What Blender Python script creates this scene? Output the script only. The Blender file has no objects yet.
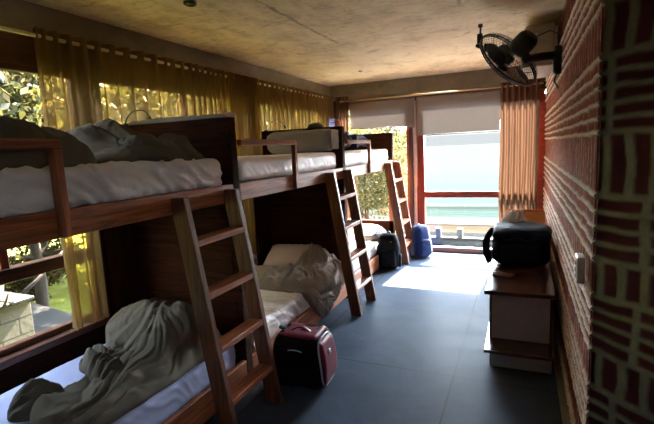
import bpy, bmesh, math, random
import numpy as np
from mathutils import Vector, Matrix, noise
random.seed(7)
PI = math.pi
COL = bpy.context.scene.collection
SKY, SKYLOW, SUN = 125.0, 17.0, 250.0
RX = 0.265          # brick wall plane
CEIL = 2.59

# ------------------------------------------------------------------ materials
def mat(name):
    m = bpy.data.materials.new(name); m.use_nodes = True
    nt = m.node_tree; nt.nodes.clear()
    out = nt.nodes.new('ShaderNodeOutputMaterial')
    return m, nt, out
def N(nt, t, **k):
    n = nt.nodes.new(t)
    for a, b in k.items(): setattr(n, a, b)
    return n
def coords(nt, scale=(1, 1, 1), rot=(0, 0, 0)):
    tc = N(nt, 'ShaderNodeTexCoord'); mp = N(nt, 'ShaderNodeMapping')
    mp.inputs['Scale'].default_value = scale; mp.inputs['Rotation'].default_value = rot
    nt.links.new(tc.outputs['Object'], mp.inputs['Vector']); return mp.outputs[0]
def nz(nt, vec, scale, detail=4, rough=.55, dist=0):
    n = N(nt, 'ShaderNodeTexNoise'); n.inputs['Scale'].default_value = scale
    n.inputs['Detail'].default_value = detail; n.inputs['Roughness'].default_value = rough
    n.inputs['Distortion'].default_value = dist
    nt.links.new(vec, n.inputs['Vector']); return n.outputs['Fac']
def ramp(nt, fac, stops):
    r = N(nt, 'ShaderNodeValToRGB'); e = r.color_ramp.elements
    while len(e) > 1: e.remove(e[-1])
    e[0].position = stops[0][0]; e[0].color = (*stops[0][1], 1)
    for p, c in stops[1:]:
        x = e.new(p); x.color = (*c, 1)
    nt.links.new(fac, r.inputs[0]); return r.outputs[0]
def bump(nt, h, strength, dist=.01):
    b = N(nt, 'ShaderNodeBump'); b.inputs['Strength'].default_value = strength; b.inputs['Distance'].default_value = dist
    nt.links.new(h, b.inputs['Height']); return b.outputs[0]
def prin(nt, out, col=None, rough=.5, metal=0, spec=.5, coat=0, normal=None, sheen=0, trans=0):
    p = N(nt, 'ShaderNodeBsdfPrincipled')
    if isinstance(col, tuple): p.inputs['Base Color'].default_value = (*col, 1)
    elif col is not None: nt.links.new(col, p.inputs['Base Color'])
    if isinstance(rough, (int, float)): p.inputs['Roughness'].default_value = rough
    else: nt.links.new(rough, p.inputs['Roughness'])
    p.inputs['Metallic'].default_value = metal; p.inputs['Specular IOR Level'].default_value = spec
    p.inputs['Coat Weight'].default_value = coat; p.inputs['Sheen Weight'].default_value = sheen
    if normal is not None: nt.links.new(normal, p.inputs['Normal'])
    if out is not None: nt.links.new(p.outputs[0], out.inputs[0])
    return p
def plain(name, c, rough=.5, metal=0, spec=.5, var=.12, scale=30, bmp=0, sheen=0):
    m, nt, out = mat(name); v = coords(nt)
    f = nz(nt, v, scale)
    col = ramp(nt, f, [(.3, tuple(x*(1-var) for x in c)), (.7, tuple(min(1, x*(1+var)) for x in c))])
    prin(nt, out, col, rough, metal, spec, normal=bump(nt, f, bmp) if bmp else None, sheen=sheen); return m
def wood(name, axis, dark, light, rough=.5, coat=.15, spec=.4):
    m, nt, out = mat(name)
    s = [22, 22, 22]; s['xyz'.index(axis)] = 1.3
    v = coords(nt, tuple(s)); f = nz(nt, v, 1.6, 5, .6, .7)
    s2 = [90, 90, 90]; s2['xyz'.index(axis)] = 5
    g = nz(nt, coords(nt, tuple(s2)), 1.5, 3)
    big = nz(nt, coords(nt), 1.7, 2)
    mid = tuple((a+b)/2 for a, b in zip(dark, light))
    c1 = ramp(nt, f, [(.3, dark), (.5, mid), (.72, light)])
    mx = N(nt, 'ShaderNodeMix', data_type='RGBA', blend_type='MULTIPLY'); mx.inputs[0].default_value = .55
    nt.links.new(c1, mx.inputs[6]); nt.links.new(ramp(nt, g, [(.35, (.55, .5, .48)), (.6, (1, 1, 1))]), mx.inputs[7])
    mx2 = N(nt, 'ShaderNodeMix', data_type='RGBA', blend_type='MULTIPLY'); mx2.inputs[0].default_value = .6
    nt.links.new(mx.outputs[2], mx2.inputs[6]); nt.links.new(ramp(nt, big, [(.35, (.6, .55, .55)), (.65, (1, 1, 1))]), mx2.inputs[7])
    p = prin(nt, out, mx2.outputs[2], rough, coat=coat, spec=spec, normal=bump(nt, g, .15, .003)); p.inputs['Coat IOR'].default_value = 1.7; p.inputs['Coat Roughness'].default_value = .22; return m
WD, WL = (.10, .022, .008), (.56, .17, .05)
M = {}
for a in 'yz': M['wood_'+a] = wood('dark red-brown wood grain '+a, a, WD, WL)
M['wood_x'] = wood('shade-darkened panel wood', 'x', (.015, .0035, .001), (.065, .017, .005), .8, .0, .1)  # bunk wood darkened to carry the shade on the headboard faces
M['panelz'] = wood('shade-darkened panel wood upright', 'z', (.015, .0035, .001), (.065, .017, .005), .8, .0, .1)  # upright grain, with the same shade put into its colour
M['kerb'] = wood('dark brown kerb wood', 'y', (.014, .004, .002), (.05, .015, .006), .8, .0, .1)
M['stile'] = wood('shade-darkened ladder wood', 'z', (.042, .011, .005), (.27, .082, .026))  # ladder wood darkened for the shaded sides of the stiles
M['wood_top'] = wood('dark varnished bench top', 'x', (.035, .014, .01), (.14, .06, .038), .22, .4)
M['redwood_x'] = wood('red window timber x', 'x', (.14, .018, .010), (.30, .05, .022), .35)
M['redwood_y'] = wood('red window timber y', 'y', (.05, .015, .008), (.15, .045, .018), .4)
M['redwood_z'] = wood('red window timber z', 'z', (.12, .016, .009), (.26, .04, .02), .35)
M['darkpost'] = wood('dark stained post', 'z', (.03, .012, .012), (.09, .035, .03), .4)

# concrete ceiling: mottled, with a board joint and a few stains of their own
def concrete(name, a, b, c, joint=False):
    m, nt, out = mat(name); v = coords(nt)
    f = nz(nt, v, 1.1, 8, .62, .5); g = nz(nt, coords(nt, (1, .55, 1)), 5, 8, .7, .3)
    mx = N(nt, 'ShaderNodeMath', operation='ADD'); ml = N(nt, 'ShaderNodeMath', operation='MULTIPLY'); ml.inputs[1].default_value = .5
    nt.links.new(f, ml.inputs[0]); ml2 = N(nt, 'ShaderNodeMath', operation='MULTIPLY'); ml2.inputs[1].default_value = .5
    nt.links.new(g, ml2.inputs[0]); nt.links.new(ml.outputs[0], mx.inputs[0]); nt.links.new(ml2.outputs[0], mx.inputs[1])
    col = ramp(nt, mx.outputs[0], [(.36, a), (.48, b), (.62, c)])
    h = mx.outputs[0]
    if joint:
        tc = N(nt, 'ShaderNodeTexCoord'); sp = N(nt, 'ShaderNodeSeparateXYZ'); nt.links.new(tc.outputs['Object'], sp.inputs[0])
        w = nz(nt, v, 9, 4)
        a1 = N(nt, 'ShaderNodeMath', operation='MULTIPLY_ADD'); nt.links.new(w, a1.inputs[0]); a1.inputs[1].default_value = .05
        nt.links.new(sp.outputs[0], a1.inputs[2])
        for xo, ye, st_ in ((1.585, 4.0, .7), (.40, 3.45, .65)):
            a2 = N(nt, 'ShaderNodeMath', operation='ADD'); nt.links.new(a1.outputs[0], a2.inputs[0]); a2.inputs[1].default_value = xo
            a3 = N(nt, 'ShaderNodeMath', operation='ABSOLUTE'); nt.links.new(a2.outputs[0], a3.inputs[0])
            lt = N(nt, 'ShaderNodeMapRange'); lt.inputs[1].default_value = .005; lt.inputs[2].default_value = .024
            lt.inputs[3].default_value = st_; lt.inputs[4].default_value = 0; nt.links.new(a3.outputs[0], lt.inputs[0])
            ly = N(nt, 'ShaderNodeMapRange'); ly.inputs[1].default_value = ye; ly.inputs[2].default_value = ye+.08; ly.inputs[3].default_value = 1; ly.inputs[4].default_value = 0
            nt.links.new(sp.outputs[1], ly.inputs[0])
            br = ramp(nt, nz(nt, v, 7, 4, .7), [(.40, (.25, .25, .25)), (.55, (1, 1, 1))])
            mm = N(nt, 'ShaderNodeMath', operation='MULTIPLY'); nt.links.new(lt.outputs[0], mm.inputs[0]); nt.links.new(ly.outputs[0], mm.inputs[1])
            m5 = N(nt, 'ShaderNodeMath', operation='MULTIPLY'); nt.links.new(mm.outputs[0], m5.inputs[0]); nt.links.new(br, m5.inputs[1])
            cm = N(nt, 'ShaderNodeMix', data_type='RGBA'); nt.links.new(m5.outputs[0], cm.inputs[0]); nt.links.new(col, cm.inputs[6])
            cm.inputs[7].default_value = (.10, .075, .05, 1); col = cm.outputs[2]
        sk = nz(nt, coords(nt, (1.6, 5, 1)), 4, 8, .75, 1)
        m4 = N(nt, 'ShaderNodeMix', data_type='RGBA', blend_type='MULTIPLY'); m4.inputs[0].default_value = .7
        nt.links.new(col, m4.inputs[6]); nt.links.new(ramp(nt, sk, [(.36, (.45, .38, .30)), (.47, (1, 1, 1))]), m4.inputs[7]); col = m4.outputs[2]
        # dark blotches
        vo = nz(nt, v, 2.3, 3, .5, 1.5)
        bl = ramp(nt, vo, [(.66, (1, 1, 1)), (.74, (.5, .48, .42))])
        m2 = N(nt, 'ShaderNodeMix', data_type='RGBA', blend_type='MULTIPLY'); m2.inputs[0].default_value = .8
        nt.links.new(col, m2.inputs[6]); nt.links.new(bl, m2.inputs[7]); col = m2.outputs[2]
    prin(nt, out, col, .65, spec=.35, normal=bump(nt, h, .35, .02)); return m
M['ceiling'] = concrete('mottled raw concrete ceiling', (.46, .34, .19), (.78, .61, .38), (.93, .78, .54), True)
M['beam'] = concrete('raw concrete beam', (.13, .11, .08), (.20, .17, .12), (.27, .23, .17))
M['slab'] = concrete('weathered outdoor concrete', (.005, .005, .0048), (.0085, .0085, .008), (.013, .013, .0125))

# floor
m, nt, out = mat('polished blue-grey tiles'); v = coords(nt)
tc = N(nt, 'ShaderNodeTexCoord'); sp = N(nt, 'ShaderNodeSeparateXYZ'); nt.links.new(tc.outputs['Object'], sp.inputs[0])
def joint_mask(sock, off, size=1.172, w=.005):
    a = N(nt, 'ShaderNodeMath', operation='ADD'); a.inputs[1].default_value = -off+size*10+size/2; nt.links.new(sock, a.inputs[0])
    b = N(nt, 'ShaderNodeMath', operation='MODULO'); b.inputs[1].default_value = size; nt.links.new(a.outputs[0], b.inputs[0])
    c = N(nt, 'ShaderNodeMath', operation='SUBTRACT'); c.inputs[1].default_value = size/2; nt.links.new(b.outputs[0], c.inputs[0])
    d = N(nt, 'ShaderNodeMath', operation='ABSOLUTE'); nt.links.new(c.outputs[0], d.inputs[0])
    e = N(nt, 'ShaderNodeMath', operation='LESS_THAN'); e.inputs[1].default_value = w; nt.links.new(d.outputs[0], e.inputs[0]); return e.outputs[0]
j = N(nt, 'ShaderNodeMath', operation='MAXIMUM'); nt.links.new(joint_mask(sp.outputs[0], -.415), j.inputs[0]); nt.links.new(joint_mask(sp.outputs[1], 2.96), j.inputs[1])
f1 = nz(nt, v, 2.2, 8, .65, .8); f2 = nz(nt, v, 14, 6, .7)
c1 = ramp(nt, f1, [(.3, (.042, .056, .080)), (.55, (.062, .080, .110)), (.75, (.082, .104, .138))])
mx = N(nt, 'ShaderNodeMix', data_type='RGBA'); nt.links.new(j.outputs[0], mx.inputs[0]); nt.links.new(c1, mx.inputs[6]); mx.inputs[7].default_value = (.035, .037, .042, 1)
rr = N(nt, 'ShaderNodeMapRange'); rr.inputs[1].default_value = .3; rr.inputs[2].default_value = .7; rr.inputs[3].default_value = .30; rr.inputs[4].default_value = .5
nt.links.new(f1, rr.inputs[0])
p = prin(nt, None, mx.outputs[2], .6, spec=0, normal=bump(nt, f2, .06, .01))
gl = N(nt, 'ShaderNodeBsdfGlossy'); nt.links.new(rr.outputs[0], gl.inputs['Roughness']); ms = N(nt, 'ShaderNodeMixShader'); ms.inputs[0].default_value = .012
nt.links.new(p.outputs[0], ms.inputs[1]); nt.links.new(gl.outputs[0], ms.inputs[2]); nt.links.new(ms.outputs[0], out.inputs[0]); M['floor'] = m

# brick: "mort" attribute splits mortar from brick
def brick_material(name, bc, mc):
    m, nt, out = mat(name); v = coords(nt)
    at = N(nt, 'ShaderNodeAttribute', attribute_name='mort')
    f = nz(nt, v, 18, 6, .7)
    b = ramp(nt, nz(nt, coords(nt), 6, 5, .7), [(.3, bc[0]), (.6, bc[1]), (.8, bc[2])])
    mo = ramp(nt, f, [(.3, mc[0]), (.7, mc[1])])
    mx = N(nt, 'ShaderNodeMix', data_type='RGBA'); nt.links.new(at.outputs['Fac'], mx.inputs[0]); nt.links.new(b, mx.inputs[6]); nt.links.new(mo, mx.inputs[7])
    prin(nt, out, mx.outputs[2], .85, spec=.2, normal=bump(nt, nz(nt, v, 60, 6, .75), .5, .006)); return m
M['brick'] = brick_material('orange-red brick with thick mortar', ((.13, .03, .018), (.28, .07, .035), (.42, .14, .07)), ((.66, .56, .42), (.92, .82, .66)))
M['brickshade'] = brick_material('red brick and mortar darkened for shade', ((.06, .012, .013), (.10, .020, .021), (.14, .03, .03)), ((.20, .187, .11), (.32, .295, .18)))  # the same brick, with the angled wall's shade in its colours

# glass
m, nt, out = mat('clear window glass')
tr = N(nt, 'ShaderNodeBsdfTransparent'); tr.inputs[0].default_value = (.97, .98, .98, 1); gl = N(nt, 'ShaderNodeBsdfGlossy'); gl.inputs['Roughness'].default_value = .0
lw = N(nt, 'ShaderNodeLayerWeight'); lw.inputs[0].default_value = .5; pw = N(nt, 'ShaderNodeMath', operation='POWER'); nt.links.new(lw.outputs['Facing'], pw.inputs[0]); pw.inputs[1].default_value = 5
fr = N(nt, 'ShaderNodeMath', operation='MULTIPLY_ADD'); nt.links.new(pw.outputs[0], fr.inputs[0]); fr.inputs[1].default_value = .9; fr.inputs[2].default_value = .04; ms = N(nt, 'ShaderNodeMixShader')
nt.links.new(fr.outputs[0], ms.inputs[0]); nt.links.new(tr.outputs[0], ms.inputs[1]); nt.links.new(gl.outputs[0], ms.inputs[2]); nt.links.new(ms.outputs[0], out.inputs[0]); M['glass'] = m

def cloth_sheer(name, dcol, tcol, transp, tl=.5, tint=(1, .93, .78)):
    m, nt, out = mat(name); v = coords(nt, (1, 1, 1))
    w = nz(nt, coords(nt, (260, 260, 30)), 1, 2)
    d = N(nt, 'ShaderNodeBsdfDiffuse'); nt.links.new(ramp(nt, w, [(.3, tuple(x*.85 for x in dcol)), (.7, dcol)]), d.inputs[0])
    t = N(nt, 'ShaderNodeBsdfTranslucent'); t.inputs[0].default_value = (*tcol, 1)
    m1 = N(nt, 'ShaderNodeMixShader'); m1.inputs[0].default_value = tl; nt.links.new(d.outputs[0], m1.inputs[1]); nt.links.new(t.outputs[0], m1.inputs[2])
    if transp:
        tp = N(nt, 'ShaderNodeBsdfTransparent'); tp.inputs[0].default_value = (*tint, 1)
        m2 = N(nt, 'ShaderNodeMixShader'); m2.inputs[0].default_value = transp; nt.links.new(m1.outputs[0], m2.inputs[1]); nt.links.new(tp.outputs[0], m2.inputs[2])
        nt.links.new(m2.outputs[0], out.inputs[0])
    else: nt.links.new(m1.outputs[0], out.inputs[0])
    return m
M['sheer'] = cloth_sheer('golden sheer curtain', (.34, .235, .12), (.23, .15, .065), .36, .5, (1, .80, .46))
M['drape'] = cloth_sheer('tan curtain', (.30, .165, .10), (.026, .014, .0085), 0, .5, (1, .8, .6))
M['blind'] = cloth_sheer('pale grey-beige roller blind', (.36, .31, .28), (.010, .0095, .009), 0, .38)

def fabric(name, c, rough=.9, sc=60, var=.1, bmp=.15, sheen=.15, fold=None, spec=.2):
    m, nt, out = mat(name); v = coords(nt)
    f = nz(nt, v, 3, 4); w = nz(nt, coords(nt, (1, 1, 1)), sc*6, 2)
    col = ramp(nt, f, [(.3, tuple(x*(1-var) for x in c)), (.7, tuple(min(1, x*(1+var)) for x in c))])
    h = w
    if fold:
        fo = nz(nt, coords(nt, fold), 1, 3, .5, .8)
        ad = N(nt, 'ShaderNodeMath', operation='MULTIPLY_ADD'); nt.links.new(fo, ad.inputs[0]); ad.inputs[1].default_value = 6; nt.links.new(w, ad.inputs[2]); h = ad.outputs[0]
    prin(nt, out, col, rough, spec=spec, sheen=sheen, normal=bump(nt, h, bmp, .004)); return m
M['duvet'] = fabric('grey-olive duvet cloth', (.122, .104, .078), sheen=.05)
M['sheetskylit'] = fabric('white sheet tinted with skylight', (.38, .41, .62), bmp=.2)  # white sheet with the blue skylight put into its colour
M['duvet2'] = fabric('taupe duvet cloth', (.29, .24, .20), sheen=.05)
M['pillow'] = fabric('pinkish pillowcase', (.52, .38, .34))
M['sheet'] = fabric('white cotton sheet', (.86, .80, .77), fold=(9, 9, 14), bmp=.5, rough=.45, spec=.6, sheen=.3)
M['sheetstripe'] = fabric('white cotton sheet plain', (.88, .83, .81), bmp=.2, rough=.45, spec=.6, sheen=.3)
M['graycloth'] = fabric('grey cloth', (.26, .25, .25))
M['pinkcloth'] = fabric('dusty pink cloth', (.21, .14, .125))
M['taupe'] = fabric('taupe cloth', (.14, .125, .12))
M['sheetfar'] = fabric('plain white sheet', (.50, .49, .52))
M['leather'] = plain('dark brown leather', (.05, .022, .018), .6, spec=.2)
M['redcloth'] = fabric('red cloth', (.28, .03, .016))
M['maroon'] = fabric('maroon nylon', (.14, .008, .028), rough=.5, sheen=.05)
M['maroonshade'] = fabric('dark maroon shadow nylon', (.008, .003, .004), rough=.8, sheen=0, spec=.05)  # near-black maroon carries the shadow on the bag's front
M['navy'] = fabric('dark navy nylon', (.010, .015, .036), rough=.7, sheen=0, spec=.06)
M['blackn'] = fabric('black nylon', (.005, .0055, .008), rough=.8, sheen=0, spec=.04)
M['blue'] = fabric('royal blue nylon', (.004, .017, .085), rough=.6, spec=.1)
M['dblue'] = fabric('dark blue nylon', (.010, .024, .09), rough=.6, spec=.1)
M['trim'] = plain('grey-blue piping', (.28, .33, .42), .4)
M['teal'] = plain('teal strap', (.0, .16, .17), .5)
M['yellow'] = plain('yellow cord', (.75, .42, .02), .5)
M['plastic_white'] = plain('white plastic', (.72, .69, .66), .4)
M['poly'] = cloth_sheer('white plastic carrier film', (.85, .82, .80), (.8, .76, .74), 0, .3)
M['card'] = plain('orange-brown cardboard', (.62, .25, .09), .8)
M['black'] = plain('black plastic', (.012, .012, .013), .35)
M['blackm'] = plain('black metal wire', (.02, .02, .022), .3, .6)
M['fanblade'] = plain('dark grey fan blade', (.055, .052, .055), .3)
M['acgrey'] = plain('pale grey casing', (.44, .40, .33), .5)
M['laminate'] = plain('grey-beige laminate board', (.72, .68, .70), .5, var=.05)
M['steel'] = plain('brushed steel', (.5, .48, .45), .3, 1)
M['brass'] = plain('pale brass curtain rod', (.55, .45, .28), .4, .3)
M['skin'] = plain('skin', (.40, .20, .13), .5, var=.05)
M['hair'] = plain('black hair', (.012, .010, .010), .4, bmp=.4)
M['shirt'] = fabric('dark brown shirt', (.05, .03, .025))
m, nt, out = mat('lit phone screen'); v = coords(nt, (1, 1, 1))
c = ramp(nt, nz(nt, coords(nt, (12, 12, 60)), 1, 2), [(.35, (.08, .07, .35)), (.5, (.35, .33, .8)), (.62, (.75, .75, .95))])
p = prin(nt, out, (.02, .02, .03), .2); nt.links.new(c, p.inputs['Emission Color']); p.inputs['Emission Strength'].default_value = .55; M['screen'] = m
# foliage
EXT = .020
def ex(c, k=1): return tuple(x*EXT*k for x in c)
def leafmat(name, a, b, c):
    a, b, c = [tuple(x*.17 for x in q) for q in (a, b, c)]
    m, nt, out = mat(name)
    gi = N(nt, 'ShaderNodeNewGeometry')
    col = ramp(nt, gi.outputs['Random Per Island'], [(0, a), (.5, b), (1, c)])
    d = N(nt, 'ShaderNodeBsdfDiffuse'); t = N(nt, 'ShaderNodeBsdfTranslucent'); nt.links.new(col, d.inputs[0]); nt.links.new(col, t.inputs[0])
    g = N(nt, 'ShaderNodeBsdfGlossy'); g.inputs['Roughness'].default_value = .35; g.inputs[0].default_value = (.7, .72, .7, 1)
    ms = N(nt, 'ShaderNodeMixShader'); ms.inputs[0].default_value = .5; nt.links.new(d.outputs[0], ms.inputs[1]); nt.links.new(t.outputs[0], ms.inputs[2])
    m2 = N(nt, 'ShaderNodeMixShader'); m2.inputs[0].default_value = .012; nt.links.new(ms.outputs[0], m2.inputs[1]); nt.links.new(g.outputs[0], m2.inputs[2])
    nt.links.new(m2.outputs[0], out.inputs[0]); return m
M['leaf'] = leafmat('mixed green leaves', (.09, .10, .025), (.20, .19, .055), (.38, .30, .12))
M['leaf2'] = leafmat('sunlit yellow-green leaves', (.15, .17, .04), (.31, .30, .09), (.50, .40, .19))
M['hedge'] = leafmat('rusty hedge leaves', (.12, .12, .03), (.22, .20, .05), (.30, .17, .06))
M['bark'] = plain('grey-brown bark', (.02, .013, .008), .9, var=.3, scale=12, bmp=.5)
m, nt, out = mat('lawn'); col = ramp(nt, nz(nt, coords(nt), 3, 8, .7), [(.3, ex((.34, .36, .08), 15)), (.55, ex((.52, .60, .14), 15)), (.75, ex((.70, .72, .26), 15))])
prin(nt, out, col, 1, spec=0, normal=bump(nt, nz(nt, coords(nt), 50, 4), .8, .03)); M['lawn'] = m
m, nt, out = mat('sand'); col = ramp(nt, nz(nt, coords(nt, (.3, 1, 1)), 1.2, 8, .7), [(.3, ex((.58, .43, .28))), (.7, ex((.78, .62, .45)))])
prin(nt, out, col, 1, spec=0); M['sand'] = m
M['bounce_deck'] = plain('pale bounce terrace', (.40, .36, .31), 1, spec=0, var=.1, scale=4)  # kept pale so that it bounces sunlight indoors
m, nt, out = mat('asphalt path'); prin(nt, out, ramp(nt, nz(nt, coords(nt), 4, 6, .7), [(.3, ex((.20, .225, .21))), (.7, ex((.30, .33, .31)))]), 1, spec=0); M['path'] = m
# sea: teal near shore, foam streaks by the shore
m, nt, out = mat('pale teal sea'); tc = N(nt, 'ShaderNodeTexCoord'); sp = N(nt, 'ShaderNodeSeparateXYZ'); nt.links.new(tc.outputs['Object'], sp.inputs[0])
ny = nz(nt, coords(nt, (.12, 1.2, 1)), 1, 5, .6)
yy = N(nt, 'ShaderNodeMath', operation='MULTIPLY_ADD'); nt.links.new(ny, yy.inputs[0]); yy.inputs[1].default_value = 2.6; nt.links.new(sp.outputs[1], yy.inputs[2])
mr = N(nt, 'ShaderNodeMapRange'); mr.inputs[1].default_value = 0; mr.inputs[2].default_value = 60; nt.links.new(yy.outputs[0], mr.inputs[0])
col = ramp(nt, mr.outputs[0], [(0, ex((.95, .95, .92))), (.055, ex((.92, .95, .92))), (.07, ex((.42, .64, .61))), (.115, ex((.45, .67, .64))), (.128, ex((.26, .40, .36))), (.145, ex((.30, .44, .40))), (.16, ex((.74, .84, .82))), (.19, ex((.50, .70, .69))), (.4, ex((.56, .74, .76))), (.75, ex((.62, .78, .83))), (1, ex((.66, .82, .89)))])
st = nz(nt, coords(nt, (.05, .6, 1)), 1, 6, .65)
m3 = N(nt, 'ShaderNodeMix', data_type='RGBA'); nt.links.new(ramp(nt, st, [(.52, (0, 0, 0)), (.68, (.5, .5, .5))]), m3.inputs[0]); nt.links.new(col, m3.inputs[6]); m3.inputs[7].default_value = (*ex((.95, 1, 1)), 1)
prin(nt, out, m3.outputs[2], .9, spec=0, normal=bump(nt, nz(nt, coords(nt, (.4, 2, 1)), 1, 5), .5, .3)); M['sea'] = m
m, nt, out = mat('white painted blocks')
bt = N(nt, 'ShaderNodeTexBrick'); bt.inputs['Scale'].default_value = 1; bt.inputs['Brick Width'].default_value = .34; bt.inputs['Row Height'].default_value = .17
bt.inputs['Mortar Size'].default_value = .008; bt.inputs['Color1'].default_value = (.052, .047, .035, 1); bt.inputs['Color2'].default_value = (.044, .040, .030, 1); bt.inputs['Mortar'].default_value = (.004, .0035, .003, 1)
tc = N(nt, 'ShaderNodeTexCoord'); sp = N(nt, 'ShaderNodeSeparateXYZ'); cb = N(nt, 'ShaderNodeCombineXYZ'); nt.links.new(tc.outputs['Object'], sp.inputs[0])
ad = N(nt, 'ShaderNodeMath', operation='ADD'); nt.links.new(sp.outputs[0], ad.inputs[0]); nt.links.new(sp.outputs[1], ad.inputs[1])
nt.links.new(ad.outputs[0], cb.inputs[0]); nt.links.new(sp.outputs[2], cb.inputs[1]); nt.links.new(cb.outputs[0], bt.inputs['Vector'])
prin(nt, out, bt.outputs[0], .8, normal=bump(nt, nz(nt, coords(nt), 25, 5), .3)); M['blocks'] = m
M['plaster'] = plain('dark grey plaster', (.10, .09, .07), .9, var=.1)

# ------------------------------------------------------------------ mesh tools
def finish(name, me, m, parent=None, smooth=False):
    me.materials.append(M[m] if isinstance(m, str) else m)
    if smooth: me.polygons.foreach_set('use_smooth', [True]*len(me.polygons))
    o = bpy.data.objects.new(name, me); COL.objects.link(o)
    if parent is not None:
        p = parent; off = Matrix.Identity(4); chain = []
        while p is not None: chain.append(p); p = p.parent
        for q in reversed(chain): off = off @ q.matrix_basis
        me.transform(off.inverted()); o.parent = parent
    return o
def tag(o, label=None, cat=None, group=None, kind=None):
    if label: o['label'] = label
    if cat: o['category'] = cat
    if group: o['group'] = group
    if kind: o['kind'] = kind
    return o
def thing(name, label, cat, loc=(0, 0, 0), rz=0, group=None):
    o = bpy.data.objects.new(name, None); COL.objects.link(o); o.location = loc; o.rotation_euler.z = rz
    o.empty_display_size = .1
    return tag(o, label, cat, group)
class MB:
    """collects shapes in world coordinates"""
    def __init__(s): s.b = bmesh.new()
    def _add(s, fn, mx):
        t = bmesh.new(); fn(t); t.transform(mx); me = bpy.data.meshes.new('t'); t.to_mesh(me); t.free(); s.b.from_mesh(me); bpy.data.meshes.remove(me)
    def box(s, x0, x1, y0, y1, z0, z1, bev=.004, mx=None, seg=1):
        def fn(t):
            bmesh.ops.create_cube(t, size=1)
            for v in t.verts: v.co = Vector(((x0+x1)/2+v.co.x*(x1-x0), (y0+y1)/2+v.co.y*(y1-y0), (z0+z1)/2+v.co.z*(z1-z0)))
            if bev: bmesh.ops.bevel(t, geom=list(t.edges), offset=bev, segments=seg, affect='EDGES', profile=.6)
        s._add(fn, mx or Matrix.Identity(4)); return s
    def tube(s, pts, r, n=10, closed=False):
        pts = [Vector(p) for p in pts]; L = len(pts); rr = r if isinstance(r, (list, tuple)) else [r]*L
        rings = []; up = Vector((0, 0, 1)); prev = None
        for i, p in enumerate(pts):
            a = pts[(i-1) % L] if (closed or i > 0) else p; c = pts[(i+1) % L] if (closed or i < L-1) else p
            d = (c-a).normalized()
            if prev is None:
                u = d.cross(up) if abs(d.z) < .95 else d.cross(Vector((1, 0, 0))); u.normalize()
            else:
                u = prev-d*prev.dot(d); u.normalize()
            prev = u; w = d.cross(u)
            rings.append([s.b.verts.new(p+(u*math.cos(2*PI*k/n)+w*math.sin(2*PI*k/n))*rr[i]) for k in range(n)])
        for i in range(L if closed else L-1):
            A, B = rings[i], rings[(i+1) % L]
            for k in range(n): s.b.faces.new((A[k], A[(k+1) % n], B[(k+1) % n], B[k]))
        if not closed: s.b.faces.new(rings[0][::-1]); s.b.faces.new(rings[-1])
        return s
    def lathe(s, prof, mx, n=32):
        def fn(t):
            rings = [[t.verts.new((r*math.cos(2*PI*k/n), r*math.sin(2*PI*k/n), z)) for k in range(n)] for r, z in prof]
            for A, B in zip(rings, rings[1:]):
                for k in range(n): t.faces.new((A[k], A[(k+1) % n], B[(k+1) % n], B[k]))
            t.faces.new(rings[0][::-1]); t.faces.new(rings[-1])
        s._add(fn, mx); return s
    def soft(s, c, size, r, sp=.02, fn=None, mx=None):
        """rounded box with optional displacement fn(p, n) -> p in local coordinates"""
        h = Vector(size)/2; t = bmesh.new()
        for ax in range(3):
            a, b = [i for i in range(3) if i != ax]
            na = max(2, int(size[a]/sp)); nb = max(2, int(size[b]/sp))
            for sg in (-1, 1):
                g = []
                for i in range(na+1):
                    row = []
                    for k in range(nb+1):
                        q = Vector((0, 0, 0)); q[ax] = sg*h[ax]; q[a] = h[a]*(2*i/na-1); q[b] = h[b]*(2*k/nb-1)
                        row.append(t.verts.new(q))
                    g.append(row)
                flip = (sg > 0) ^ (ax == 1)
                for i in range(na):
                    for k in range(nb):
                        f = (g[i][k], g[i+1][k], g[i+1][k+1], g[i][k+1]); t.faces.new(f if flip else f[::-1])
        bmesh.ops.remove_doubles(t, verts=t.verts, dist=1e-5)
        for v in t.verts:
            q = v.co.copy(); cl = Vector([max(-(h[i]-r), min(h[i]-r, q[i])) for i in range(3)]); d = q-cl
            nrm = d.normalized(); p = cl+nrm*r
            if fn: p = fn(p, nrm)
            v.co = p
        t.transform(Matrix.Translation(c) @ (mx or Matrix.Identity(4)))
        me = bpy.data.meshes.new('t'); t.to_mesh(me); t.free(); s.b.from_mesh(me); bpy.data.meshes.remove(me); return s
    def build(s, name, m, parent=None, smooth=False):
        me = bpy.data.meshes.new(name); bmesh.ops.recalc_face_normals(s.b, faces=s.b.faces); s.b.to_mesh(me); s.b.free()
        return finish(name, me, m, parent, smooth)
def box(name, m, x0, x1, y0, y1, z0, z1, parent=None, bev=.004): return MB().box(x0, x1, y0, y1, z0, z1, bev).build(name, m, parent)
def struct(o): o['kind'] = 'structure'; return o
def np_mesh(name, V, F, m, parent=None, smooth=True, attr=None):
    me = bpy.data.meshes.new(name); k = F.shape[1]
    me.vertices.add(len(V)); me.vertices.foreach_set('co', V.astype(np.float32).ravel())
    me.loops.add(F.size); me.loops.foreach_set('vertex_index', F.astype(np.int32).ravel())
    me.polygons.add(len(F)); me.polygons.foreach_set('loop_start', np.arange(0, F.size, k, dtype=np.int32)); me.polygons.foreach_set('loop_total', np.full(len(F), k, dtype=np.int32))
    me.update(calc_edges=True); me.validate()
    if attr is not None:
        a = me.attributes.new('mort', 'FLOAT', 'POINT'); a.data.foreach_set('value', attr.astype(np.float32))
    return finish(name, me, m, parent, smooth)
def gridF(nu, nv, off=0):
    i, k = np.meshgrid(np.arange(nu-1), np.arange(nv-1), indexing='ij'); a = (i*nv+k).ravel()+off
    return np.stack([a, a+nv, a+nv+1, a+1], 1)
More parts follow.
